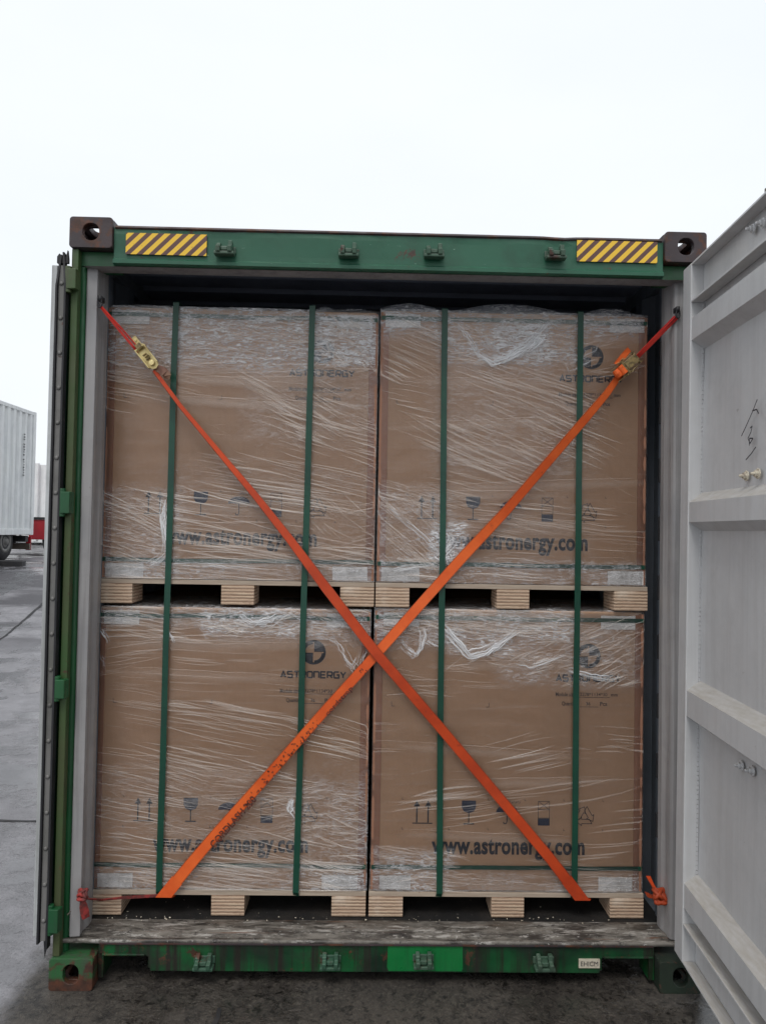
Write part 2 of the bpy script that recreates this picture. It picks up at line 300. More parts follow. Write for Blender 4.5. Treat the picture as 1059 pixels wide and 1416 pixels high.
dark = t.mix(t.ramp(mid, .38, .62), (.036,.031,.027), (.062,.054,.046)); dark = t.mix(t.ramp(t.noise(9, 8, .75), .52, .62), dark, (.016,.014,.013))
c = t.mix(zone, pale, dark); c = t.mix(t.ramp(fine, .50, .66), c, t.mix(zone, (.12,.12,.13), (.11,.097,.08)))
c = t.mix(t.ramp(t.noise(130, 5, .8), .60, .66), c, (.025,.023,.022))
pud = t.ramp(t.noise(1.3, 7, .65, t.mapping((1, 1.0, 1), loc=(3, 2, 0))), .46, .56)
rg = t.math('SUBTRACT', .58, t.math('MULTIPLY', pud, .48)); c = t.mix(t.math('MULTIPLY', pud, .45), c, (.03,.028,.028))
c = t.mix(t.math('MULTIPLY', zone, t.ramp(t.noise(26, 8, .8, None, .5), .50, .62)), c, (.010,.009,.008)); c = t.mix(t.ramp(t.noise(48, 8, .85, t.mapping((1,1,1), loc=(4,4,0))), .60, .68), c, t.mix(zone, (.36,.36,.38), (.17,.155,.13)))
c = t.mix(t.math('MULTIPLY', zone, t.math('MULTIPLY', t.ramp(t.noise(38, 9, .9, None, .3), .50, .62), .45)), c, (.12,.108,.09)); c = t.mix(t.math('MULTIPLY', zone, t.ramp(t.noise(62, 9, .9, t.mapping((1,1,1), loc=(9,1,0)), .3), .56, .66)), c, (.014,.012,.010))
dry = t.math('SUBTRACT', 1.0, t.math('MULTIPLY', pud, .85)); b = t.bump(t.math('MULTIPLY', fine, dry), .7, .008); b = t.bump(t.math('MULTIPLY', mid, dry), .45, .02, b)
M['ground'] = t.done(t.bsdf(c, rg, 0, b, .55))
xs = sorted(set([-250,-150,-90,-60,-40,-30,-24]+[-20+i*.5 for i in range(60)]+[12,16,24,40,60,90,150,250]))
ys = sorted(set([-200,-100,-60,-30,-15,-8,-5,-3]+[-2+i*.5 for i in range(44)]+[21,25,30,40,60,90,150,300]))
g = MB(); g.sheet([[(x, y, gh(x, y)) for x in xs] for y in ys])
o = g.build('ground', M['ground'], None, True); tag(o, 'wet grey concrete and asphalt yard around the container', None, None, 'structure')
jt = MB()
def joint(a, b, w=.012):
    n = 60; pts = [(a[0]+(b[0]-a[0])*i/n+rnd.uniform(-.006,.006), a[1]+(b[1]-a[1])*i/n+rnd.uniform(-.006,.006)) for i in range(n+1)]
    d = Vector((b[0]-a[0], b[1]-a[1])).normalized(); q = (-d.y, d.x)
    jt.sheet([[(x+q[0]*w*s*rnd.uniform(.5,1.3), y+q[1]*w*s*rnd.uniform(.5,1.3), gh(x, y)+.004) for x, y in pts] for s in (-1, 1)])
A = atz(2, 1131, 0); B = atz(45, 1137, 0); joint((A.x-6, A.y), (B.x+1.2, B.y))
A = atz(0, 893, 0); B = atz(57, 869, 0); joint((A.x-2*(B.x-A.x), A.y-2*(B.y-A.y)), (B.x+2*(B.x-A.x), B.y+2*(B.y-A.y)), .02)
joint((-.6, -2.6), (-.57, -.1), .010); joint((-3.4, -1.05), (3.2, -1.1), .01)
o = jt.build('ground_joint', M['black']); tag(o, 'dark thin joints between the yard slabs', None, None, 'structure')

# ------------------------------------------------------------------ the container
TOP = 2.896; HW = 1.219; LEN = 12.19
box = empty('shipping_container', (0, 6, 0), 'green shipping container standing open on the ground with strapped pallets inside', 'shipping container')
def ring(c, ax, ay, hx, hy, rr, n=6):
    """rounded rectangle ring of 3D points"""
    P = []
    for (sx, sy, a0) in ((1,1,0),(-1,1,90),(-1,-1,180),(1,-1,270)):
        for k in range(n+1):
            a = R(a0+90*k/n); P.append(c+ax*(sx*(hx-rr)+rr*math.cos(a))+ay*(sy*(hy-rr)+rr*math.sin(a)))
    return P
def plate(mb, c, ax, ay, hx, hy, rr, hc, hhx, hhy, hr, d, n=6):
    """plate with a hole; d = thickness vector"""
    c = Vector(c); ax = Vector(ax); ay = Vector(ay); d = Vector(d)
    O = ring(c, ax, ay, hx, hy, rr, n); I = ring(c+ax*hc[0]+ay*hc[1], ax, ay, hhx, hhy, hr, n); N = len(O)
    V = O+I+[p+d for p in O]+[p+d for p in I]; fs = []
    for i in range(N):
        j = (i+1) % N
        fs += [(i, j, N+j, N+i), (2*N+i, 3*N+i, 3*N+j, 2*N+j), (i, 2*N+i, 2*N+j, j), (N+i, N+j, 3*N+j, 3*N+i)]
    mb.add(V, fs)
def fitting(sx, top, m):
    mb = MB(); x0, x1 = sorted((sx*HW, sx*(HW-.162))); z0, z1 = (TOP-.118, TOP) if top else (0, .118); y1 = .178; cx = (x0+x1)/2; cz = (z0+z1)/2; T = .026
    X, Y, Z = (1,0,0), (0,1,0), (0,0,1)
    arch = not top
    plate(mb, (cx, 0, cz), X, Z, .081, .059, .012, (0, .002), .029 if arch else .031, .036 if arch else .033, .028 if arch else .029, (0, T, 0))
    plate(mb, (sx*(HW-.001), y1/2+T/2, cz), Y, Z, (y1-T)/2-.001, .056, .004, (-.012, 0), .040, .026, .025, (-sx*T, 0, 0))
    zt = TOP-.001 if top else .001
    plate(mb, (cx-sx*.0, y1/2+T/2, zt), X, Y, .078, (y1-T)/2-.002, .004, (0, 0), .032, .055, .03, (0, 0, -T if top else T))
    mb.box((x0+.003, y1-.004, z0+.003), (x1-.003, y1+.012, z1-.003))
    xi = sx*(HW-.160); mb.box((min(xi, xi+sx*.02), T+.001, z0+.003), (max(xi, xi+sx*.02), y1-.006, z1-.003))
    zz = z0+.002 if top else z1-.022
    mb.box((x0+.004, T+.001, zz), (x1-.004, y1-.006, zz+.02))
    return mb.build('corner_fitting', m, box, False, .0025)
f1 = fitting(-1, True, M['fitting']); f2 = fitting(1, True, M['fitting']); f3 = fitting(-1, False, M['fitting_low']); f4 = fitting(1, False, M['fitting_shaded'])
for f in (f1, f2): f['label'] = 'dark rusty top corner fitting with rounded hole'
for f in (f3, f4): f['label'] = 'rust stained bottom corner fitting'
# posts: plan profiles, extruded vertically
def post(sx):
    z0, z1 = .10, TOP-.119; k = .013 if sx < 0 else 0
    def ext(pts, m, name, label=None, zz=None):
        mb = MB(); a, b = zz or (z0, z1); P = [(sx*x, y, a) for x, y in pts]
        if sx < 0: P = P[::-1]
        mb.prism(P, (0, 0, b-a)); o = mb.build(name, m, box, False, .003)
        if label: o['label'] = label
        return o
    p = ext([(1.2005,.048),(1.178,.050),(1.171,.058),(1.171,.075),(1.2005,.075)], M['green_post'], 'corner_post', 'green painted rear corner post')
    ext([(1.212,.012),(1.186,.012),(1.186,.046),(1.2015,.047),(1.2015,.074),(1.212,.074)], M['olive'], 'hinge_bar', 'olive green faded strip along the corner post', (.119, z1-.001))
    ext([(1.170,.058),(1.165,.052),(1.128,.058),(1.120+k,.064),(1.117+k,.078),(1.121+k,.092),(1.119+k,.110),(1.112+k,.135),(1.112+k,.165),(1.120+k,.19),(1.141,.20),(1.190,.20),(1.190,.079),(1.170,.079)], M['grey_post'], 'inner_post', 'grey painted inner post with lashing slots', (.168, 2.735))
post(-1); post(1)
for sx in (-1, 1):
    for k in range(9):
        z = .5+k*.24; mb = MB(); xk = sx*1.127-(.022 if sx < 0 else 0); mb.box((xk-.010, .194, z), (xk+.010, .2065, z+.10)); mb.build('lashing_slot', M['rubber'], box, False, .004)
# header
mb = MB()
n = 60; rows = []
for i in range(n+1):
    x = -1.055+2.11*i/n
    dent = .010*math.exp(-((x-.66)/.035)**2)+.005*math.exp(-((x-.80)/.03)**2)+.004*noise.noise((x*9, 3, 1))+.003*math.sin(x*7)
    zt = 2.862+.004*noise.noise((x*4, 0, 0))-dent+.004
    rows.append([(x,.100,zt+.002),(x,.030,zt),(x,.016,zt-.006),(x,.016+.6*dent,zt-.030),(x,.018,2.765),(x,.018,2.746),(x,.006,2.738),(x,.006,2.724),(x,.020,2.7185),(x,.100,2.7205),(x,.100,zt+.002)])
mb.sheet(rows); hd = mb.build('header', M['green_top'], box, False); hd['label'] = 'green header beam across the top of the door opening'
mb = MB(); mb.prism([(-1.05,.028,2.717),(1.05,.028,2.717),(1.05,.155,2.700),(-1.05,.155,2.700)][::-1], (0,0,.0)) if False else None
mb.sheet([[(-1.17,.024,2.716),(1.17,.024,2.716)],[(-1.17,.105,2.718),(1.17,.105,2.718)],[(-1.17,.107,2.80),(1.17,.107,2.80)]]); mb.build('header_lining', M['grey_post'], box)
for sx in (-1, 1):
    mb = MB(); a, b = sorted((sx*1.055, sx*1.205)); mb.box((a, .045, 2.7215), (b, .14, 2.777)); mb.build('header_end', M['green_post'], box)
mb = MB()
n = 50
mb.sheet([[(-1.05+2.1*i/n, yy+.001*rnd.random(), zz-.004*math.exp(-((-1.05+2.1*i/n-.66)/.05)**2)) for i in range(n+1)] for yy, zz in ((.165,2.872),(.012,2.870),(.008,2.862),(.015,2.857))])
mb.build('header_cap', M['fitting'], box)['label'] = 'dark rusty top edge of the header'
# hazard decals
for x0, x1, z0, z1 in ((-1.008,-.702,2.760,2.842),(.718,1.030,2.775,2.857)):
    mb = MB(); mb.box((x0, .0095, z0), (x1, .0125, z1)); mb.build('hazard_decal', M['hazard'], box)['label'] = 'yellow and black striped warning decal'
# cam keepers
def keeper(x, z, up_, y):
    mb = MB(); s = 1 if up_ else -1
    mb.box((x-.040, y-.006, z-.012), (x+.040, y+.001, z+.016))
    for q in (-1, 1):
        mb.prism([(x+q*.022-.008, y-.006, z-.022), (x+q*.022-.008, y-.046, z-.016), (x+q*.022-.008, y-.050, z+.006), (x+q*.022-.008, y-.030, z+.010), (x+q*.022-.008, y-.030, z+.026+.006*q), (x+q*.022-.008, y-.006, z+.030)][::s], (.016, 0, 0))
    mb.box((x-.038, y-.040, z-.024), (x+.038, y-.004, z-.012))
    mb.box((x-.013, y-.034, z-.008), (x+.013, y-.006, z+.008))
    return mb.build('cam_keeper', M['keeper'], box, False, .003)
for px, py in ((311,345),(482,348),(600,349),(768,351)):
    p = at(px, py, .0); keeper(p.x, p.z, True, .014)
# sill
mb = MB(); n = 40
YS = .050
def notch_poly(side):  # front outline of the sill beam
    return None
P = [(-1.055,YS,.108),(-.885,YS,.108),(-.868,YS,.098),(-.860,YS,.046),(.845,YS,.046),(.853,YS,.100),(.868,YS,.108),(1.055,YS,.108),(1.055,YS,.158),(-1.055,YS,.158)]
mb.prism(P, (0, .012, 0)); mb.box((-1.055, .0625, .150), (1.055, .20, .158)); mb.box((-.858, .0625, .047), (.845, .12, .053))
mb.box((-.872, .0625, .050), (-.860, .19, .149)); mb.box((.846, .0625, .050), (.858, .19, .149))
mb.box((-1.04,.044,.104),(-.880,.0499,.112)); mb.box((.862,.044,.104),(1.05,.0499,.112))
sill = mb.build('door_sill', M['green_sill'], box, False, .002); sill['label'] = 'dirty green sill beam with fork notches at both ends'
mb = MB(); mb.prism([(x, .0475, z) for x, z in ((.040,.052),(.318,.052),(.322,.062),(.320,.146),(.305,.153),(.055,.155),(.036,.148),(.034,.065))], (0, .002, 0))
mb.build('fresh_paint_patch', M['green_patch'], box)['label'] = 'bright green repainted patch on the sill'
for q in (-1.056, 1.036):
    mb = MB(); mb.box((q, .052, .02), (q+.02, .15, .106)); mb.build('sill_bracket', M['green_sill'], box)
rows = []; mb = MB()
for i in range(n*3+1):
    x = -1.19+2.38*i/(n*3); j = .0025*noise.noise((x*14, 1, 2)); k = .003*noise.noise((x*5, 7, 2))
    rows.append([(x,.046,.150+j),(x,.040,.158+j),(x,.042,.166+j),(x,.054,.168+k),(x,.060,.160),(x,.075,.161+j),(x,.085,.168),(x,.185,.169+k*.5),(x,.198,.161)])
mb.sheet(rows); th = mb.build('threshold', M['threshold'], box, True); th['label'] = 'scuffed grey threshold plate with rust and flaking paint'
for px in ((283,1327),(457,1326),(585,1325),(751,1328)):
    p = at(px[0], px[1], .05); keeper(p.x, p.z, False, YS-.001)
mb = MB(); mb.box((-1.05, .041, .1475), (1.05, .0495, .1565)); mb.build('sill_lip', M['fitting'], box, False, .002)
# size plate
def text_mb(s, x0, x1, zb, zt, y, mb=None, bold=.0, spacing=1.0, fit=True, ref=None):
    """flat lettering in the XZ plane scaled to fill x0..x1 and zb..zt (ref: text whose height sets the scale)"""
    def mk(txt):
        cu = bpy.data.curves.new('t', 'FONT'); cu.body = txt; cu.size = 1; cu.offset = bold; cu.space_character = spacing; cu.resolution_u = 3
        ob = bpy.data.objects.new('t', cu); sc.collection.objects.link(ob); dg = bpy.context.evaluated_depsgraph_get(); dg.update()
        me = bpy.data.meshes.new_from_object(ob.evaluated_get(dg)); vs = [v.co.copy() for v in me.vertices]; fs = [tuple(p.vertices) for p in me.polygons]
        bpy.data.objects.remove(ob); bpy.data.curves.remove(cu); bpy.data.meshes.remove(me); return vs, fs
    vs, fs = mk(s); hv = mk(ref)[0] if ref else vs
    ax = min(v.x for v in vs); bx = max(v.x for v in vs); az = min(v.y for v in hv); bz = max(v.y for v in hv)
    mb = mb or MB(); mb.add([(x0+(v.x-ax)/(bx-ax)*(x1-x0), y, zb+(v.y-az)/(bz-az)*(zt-zb)) for v in vs], fs); return mb
a = at(800, 1339, YS-.004); b = at(829, 1327, YS-.004)
mb = MB(); mb.box((a.x, YS-.006, a.z), (b.x, YS-.0005, b.z)); pl = mb.build('sill_plate', M['plate'], box)
text_mb('EHICM', a.x+.007, b.x-.007, a.z+.008, b.z-.007, YS-.0075, bold=.0).build('lettering', M['ink'], pl)
# side walls, roof, far end, floor
def corr(sx):
    mb = MB(); prof = []; y = .20; xo, xi = 1.180, 1.144
    while y < LEN-.2:
        prof += [(xi, y), (xi, y+.07), (xo, y+.14), (xo, y+.21)]; y += .278
    prof.append((xi, LEN-.1))
    mb.sheet([[(sx*x, yy, zz) for x, yy in prof] for zz in (.16, 2.78)]); return mb.build('side_wall', M['wall'], box)
corr(-1); corr(1)
mb = MB()
for sx in (-1, 1):
    a, b = sorted((sx*1.150, sx*1.205)); mb.box((a, .18, 2.78), (b, LEN-.1, 2.86)); mb.box((a, .2, .02), (b, LEN-.1, .16))
mb.build('side_rail', M['wall'], box)
mb = MB(); prof = []; y = .155
while y < LEN-.1: prof += [(y, 2.842), (y+.06, 2.842), (y+.075, 2.862), (y+.115, 2.862), (y+.13, 2.842)]; y += .21
mb.sheet([[(x, yy, zz) for yy, zz in prof] for x in (-1.17, 1.17)]); mb.build('roof', M['roofm'], box)
mb = MB(); mb.box((-1.2, LEN-.1, .1), (1.2, LEN-.06, 2.86)); mb.build('front_wall', M['wall'], box)
mb = MB(); mb.box((-1.15, .199, .13), (1.15, LEN-.1, .1595)); mb.build('plank_floor', M['floor'], box)
for yy in (LEN-.178, ):
    for sx in (-1, 1):
        for z in (0, TOP-.118):
            mb = MB(); a, b = sorted((sx*HW, sx*(HW-.162))); mb.box((a, yy, z), (b, LEN, z+.118)); mb.box((a+.01, yy+.01, .118), (b-.01, LEN-.01, TOP-.118)) if z == 0 else None
            mb.build('corner_fitting', M['fitting'], box, False, .01)

# ---------------- right door: leaf coordinates (s along the leaf toward the viewer, t outward, z)
H0 = Vector((1.111, -.020)); ang = R(3.7); LU = Vector((-math.sin(ang), -math.cos(ang))); LT = Vector((math.cos(ang), -math.sin(ang)))
def L(s, t, z): p = H0+LU*s+LT*t; return (p.x+(z-1.45)*.0062, p.y, z)      # the leaf hangs a little out of plumb
def lbox(mb, s0, s1, t0, t1, z0, z1): mb.prism([L(s0,t0,z0), L(s1,t0,z0), L(s1,t1,z0), L(s0,t1,z0)], ((z1-z0)*.0062,0,z1-z0))
LW = 1.17; DZ0, DZ1 = .172, 2.738; TW = .082; TD = .050
dr = MB()                                                       # the leaf's pressed panel with its ribs
ribs = [(.373,.459),(1.066,1.158),(1.774,1.847),(2.448,2.530)]
prof = [(TD, .302)]
for a, b in ribs: prof += [(TD, a-.032), (.004, a), (.004, b), (TD, b+.036)]
prof.append((TD, 2.605))
N = 24; rows = []
for z_t in prof:
    rows.append([L(TW+(LW-2*TW)*i/N, z_t[0]+(.0015*noise.noise((i*.7, z_t[1]*6, 0))), z_t[1]+.001*noise.noise((i, z_t[1]*3, 4))) for i in range(N+1)])
# finer panel with gentle dents
fr_ = []
for k in range(len(prof)-1):
    (t0, z0), (t1, z1) = prof[k], prof[k+1]; nn = max(1, int((z1-z0)/.05))
    for q in range(nn): fr_.append((t0+(t1-t0)*q/nn, z0+(z1-z0)*q/nn))
fr_.append(prof[-1])
rows = [[L(TW+(LW-2*TW)*i/N, tt+.005*noise.noise((i*.16, z*2.2, 0))*(tt > .02), z) for i in range(N+1)] for tt, z in fr_]
dr.sheet(rows); dp = dr.build('container_door', M['door_grey'], box); dp['label'] = 'light grey ribbed door leaf swung open on the right'
mb = MB()
lbox(mb, 0, TW, 0, .0035, DZ0+.03, DZ1-.03) if False else None
lbox(mb, 0, TW, 0, TD+.03, DZ0, DZ1); lbox(mb, LW-TW, LW, 0, TD+.03, DZ0, DZ1)
mb.build('door_frame', M['door_grey'], dp, False, .004)
for (z0, z1, nm) in ((DZ0, .317, 'bottom'), (2.588, DZ1, 'top')):
    mb = MB(); e = .001
    lbox(mb, TW+e, LW-TW-e, .046, .054, z0+.005, z1-.005)                # web
    lbox(mb, TW+e, LW-TW-e, .001, .0455, z0+.001, z0+.009); lbox(mb, TW+e, LW-TW-e, .001, .0455, z1-.009, z1-.001)
    mb.build('door_rail', M['door_grey'], dp, False, .0015)
mb = MB(); lbox(mb, TW+.001, LW-TW-.001, TD+.012, TD+.022, .18, 2.73); mb.build('outer_skin', M['green_post'], dp)
# weld bead beside the frame tube
mb = MB(); zz = DZ0+.16
while zz < DZ1-.16:
    mb.obox(Vector(L(TW+.002, TD-.003, zz)), Vector((.003,0,0)), Vector((0,.003,0)), Vector((0,0,.006+.002*rnd.random()))); zz += .017
mb.build('weld_bead', M['door_grey'], dp)
# bolts of the lock-rod brackets that come through the panel
def door_hit(px, py, t):
    v = fw+rt*((px-PW/2)/F)-up*((py-PH/2)/F); p0 = Vector(L(0, t, 0)); nn = Vector((LT.x, LT.y, 0)); k = (p0-CP).dot(nn)/v.dot(nn); return CP+v*k
for px, py in ((1032,658),(1048,655),(1025,1059),(1040,1066),(1041,316),(1055,308)):
    p = door_hit(px, py, TD); ax = Vector((-LT.x, -LT.y, 0)); mb = MB()
    mb.lathe(p, ax, [(-.002,.017),(.003,.017),(.0031,.011),(.011,.011),(.0111,.006),(.022,.005),(.023,.002)], 8); mb.build('bolt', M['plate'] if 600 < py < 700 else M['door_grey'], dp, False, .001)
# pen scribble on the panel
mb = MB()
def pen(pts, w=.0022):
    Q = [door_hit(x, y, TD-.0035) for x, y in pts]
    for a, b in zip(Q, Q[1:]):
        d = (b-a); sdir = d.cross(Vector((LT.x, LT.y, 0))).normalized()*w
        mb.add([a-sdir, b-sdir, b+sdir, a+sdir], [(0,1,2,3)])
pen([(1047,552),(1040,570),(1032,588),(1025,603)]); pen([(1040,568),(1046,566),(1049,572)]); pen([(1037,592),(1040,589),(1038,598),(1034,606),(1037,613),(1041,606),(1036,606),(1036,616)]); pen([(1045,618),(1038,628),(1031,636)])
mb.build('pen_scribble', M['ink'], dp)
# locking rod and its cam that reaches over the top of the leaf
mb = MB()
for s in (.66, .98):
    mb.tube([L(s, TD+.055, DZ0-.03), L(s, TD+.055, DZ1+.045)], .016, 12)
mb.build('lock_rod', M['steel'], dp, True)
for s in (.66, .98):
    for z, q in ((DZ1+.035, 1), (DZ0-.055, -1)):
        mb = MB(); mb.prism([L(s-.05, .055, z), L(s+.02, .075, z), L(s+.02, .115, z), L(s-.03, .115, z), L(s-.085, .075, z), L(s-.10, .045, z)], (0,0,.020))
        mb.build('lock_cam', M['steel'], dp, False, .002)
# ---------------- left door, folded right back along the container's side: only its hinge edge shows
ld = MB(); ld.box((-1.286, .012, .19), (-1.264, 1.16, 2.712)); M['flange'] = paint('weathered_pale_flange', (.52,.54,.55), (.44,.46,.47), rust=.1, streak=.6, rough=.5, dirt=.4, dirtcol=(.2,.2,.19)); dl = ld.build('container_door', M['flange'], box, False, .003); dl['label'] = 'white door leaf folded back flat, seen by its hinge edge'
mb = MB(); mb.box((-1.2635, .02, .20), (-1.225, 1.15, 2.70)); mb.build('outer_skin', M['green_post'], dl)
def gask(x, bend, z0, z1):
    mb = MB(); n = 44; rows = []
    for i in range(n+1):
        z = z0+(z1-z0)*i/n; w = .0015*noise.noise((z*3, x*9, 0))
        k = max(0, (i-n+2)/2)
        rows.append([(x-.0045+w+bend*k*.012, .012, z), (x-.0035+w+bend*k*.012, -.016+.01*k, z+.004*k), (x+.0035+w+bend*k*.012, -.016+.01*k, z+.004*k), (x+.0045+w+bend*k*.012, .012, z)])
    mb.sheet(rows); return mb.build('door_gasket', M['rubber'], dl)
gask(-1.256, 1, .178, 2.742); gask(-1.2235, -1, .16, 2.752)
mb = MB(); mb.prism([(-1.2215,-.005,.19),(-1.2385,-.005,.19),(-1.2330,-.005,.125)], (0,.004,0)); mb.build('gasket_end', M['rubber'], dl); mb = MB(); mb.prism([(-1.2610,-.002,2.715),(-1.2180,-.002,2.715),(-1.2180,-.002,2.732),(-1.222,-.002,2.765),(-1.229,-.002,2.735),(-1.245,-.002,2.732),(-1.2525,-.002,2.752),(-1.261,-.002,2.740)][::-1], (0,.012,0))
mb.build('gasket_end', M['rubber'], dl)
mb = MB(); mb.box((-1.2515, -.006, .185), (-1.2275, .0105, 2.705)); gs = mb.build('retainer_strip', M['gasketstrip'], dl, False, .002)
z = .26
while z < 2.7:
    mb = MB(); mb.lathe((-1.2395, -.0055, z), (0,-1,0), [(0,.0085),(.003,.008),(.0055,.004)], 12); mb.build('rivet', M['gasketstrip'], gs, True); z += .132
# hinges
for za, zb in ((.220,.307),(1.079,1.149),(1.767,1.849),(2.613,2.690)):
    mb = MB(); mb.prism([(-1.219,-.018,za),(-1.182,-.022,za),(-1.176,.010,za),(-1.219,.010,za)], (0,0,zb-za)); mb.tube([(-1.2155,-.004,za-.012),(-1.2155,-.004,zb+.012)], .0125, 12)
    mb.build('hinge', M['olive'] if zb > 2 else M['green_post'], box, False, .003)
# loose seal wire at bottom-left
mb = MB(); a = at(130, 1268, .05); b = at(110, 1243, .10); mb.tube([at(93, 1266, .04), at(100, 1258, .06), b], .0018, 5); mb.build('seal_wire', M['steel'], box)

# ------------------------------------------------------------------ pallets
YF = .226
def make_pallet(x0, z0, label):
    W = 1.118; root = empty('wooden_pallet', (x0+W/2, YF, z0), label, 'pallet', 'plywood block pallets under the cartons')
    mb = MB(); mb.box((x0, YF+.002, z0+.0805), (x0+W, YF+2.28, z0+.099)); mb.build('deck', M['pine'], root, False, .0015)
    mb = MB(); mb.box((x0-.001, YF-.001, z0+.0800), (x0+W+.001, YF+.0015, z0+.0975)) if False else None
    for yy in (0, 1.05, 2.13):
        for a, b in ((0,.138),(.497,.630),(.980,1.118)):
            mb = MB(); mb.box((x0+a, YF+yy, z0), (x0+b, YF+yy+.14, z0+.080)); mb.build('block', M['lam'], root, False, .0015)
    return root
xL0, xR0 = -1.164, -.038
P0 = make_pallet(xL0-.004, .163, 'pallet on the container floor under the lower left carton')
for x, z, lb in ((xR0, .163, 'pallet on the container floor under the lower right carton'), (xL0+.008, 1.411, 'pallet between the two left hand cartons'), (xR0+.006, 1.411, 'pallet between the two right hand cartons')):
    c = copy_tree(P0); c.location = (x+1.118/2, YF, z); c['label'] = lb

# ------------------------------------------------------------------ stroke lettering and icons
def stroke(mb, pts, w, y, closed=False):
    """mitred polyline stroke in the XZ plane"""
    P = [Vector((p[0], p[1])) for p in pts]; n = len(P); A = []; B = []
    for i in range(n):
        if closed: a, b = P[i-1], P[(i+1) % n]; d1 = (P[i]-a).normalized(); d2 = (b-P[i]).normalized()
        else:
            d1 = (P[i]-P[i-1]).normalized() if i else (P[1]-P[0]).normalized(); d2 = (P[i+1]-P[i]).normalized() if i < n-1 else d1
        nn = Vector((-(d1.y+d2.y), d1.x+d2.x)); nn = nn.normalized() if nn.length > 1e-5 else Vector((-d1.y, d1.x))
        k = w/2/max(.45, nn.dot(Vector((-d1.y, d1.x)))); A.append(P[i]+nn*k); B.append(P[i]-nn*k)
    V = [(p.x, y, p.y) for p in A]+[(p.x, y, p.y) for p in B]; fs = [(i, i+1, n+i+1, n+i) for i in range(n-1)]
    if closed: fs.append((n-1, 0, n, 2*n-1))
    mb.add(V, fs)
GL = {'A': [[(0,0),(.5,1),(1,0)],[(.22,.3),(.78,.3)]], 'S': [[(1,1),(.08,1),(0,.9),(0,.6),(.1,.52),(.9,.5),(1,.4),(1,.1),(.92,0),(0,0)]], 'T': [[(0,1),(1,1)],[(.5,1),(.5,0)]],
      'R': [[(0,0),(0,1),(.85,1),(1,.88),(1,.52),(.85,.4),(.1,.4)],[(.5,.4),(1,0)]], 'O': [[(.15,0),(0,.12),(0,.88),(.15,1),(.85,1),(1,.88),(1,.12),(.85,0),(.15,0)]],
      'N': [[(0,0),(0,1),(.85,1),(1,.88),(1,0)]], 'E': [[(1,1),(0,1),(0,0),(1,0)],[(0,.5),(.9,.5)]], 'G': [[(1,1),(.12,1),(0,.88),(0,.12),(.12,0),(1,0),(1,.5),(.55,.5)]], 'Y': [[(0,1),(.5,.42),(1,1)],[(.5,.42),(.5,0)]]}
def disc(mb, cx, cz, r, y, a0=0, a1=360, n=24, ri=0):
    V = []; 
    for k in range(n+1):
        a = R(a0+(a1-a0)*k/n); V += [(cx+r*math.cos(a), y, cz+r*math.sin(a)), (cx+ri*math.cos(a), y, cz+ri*math.sin(a))]
    mb.add(V, [(2*k, 2*k+2, 2*k+3, 2*k+1) for k in range(n)])
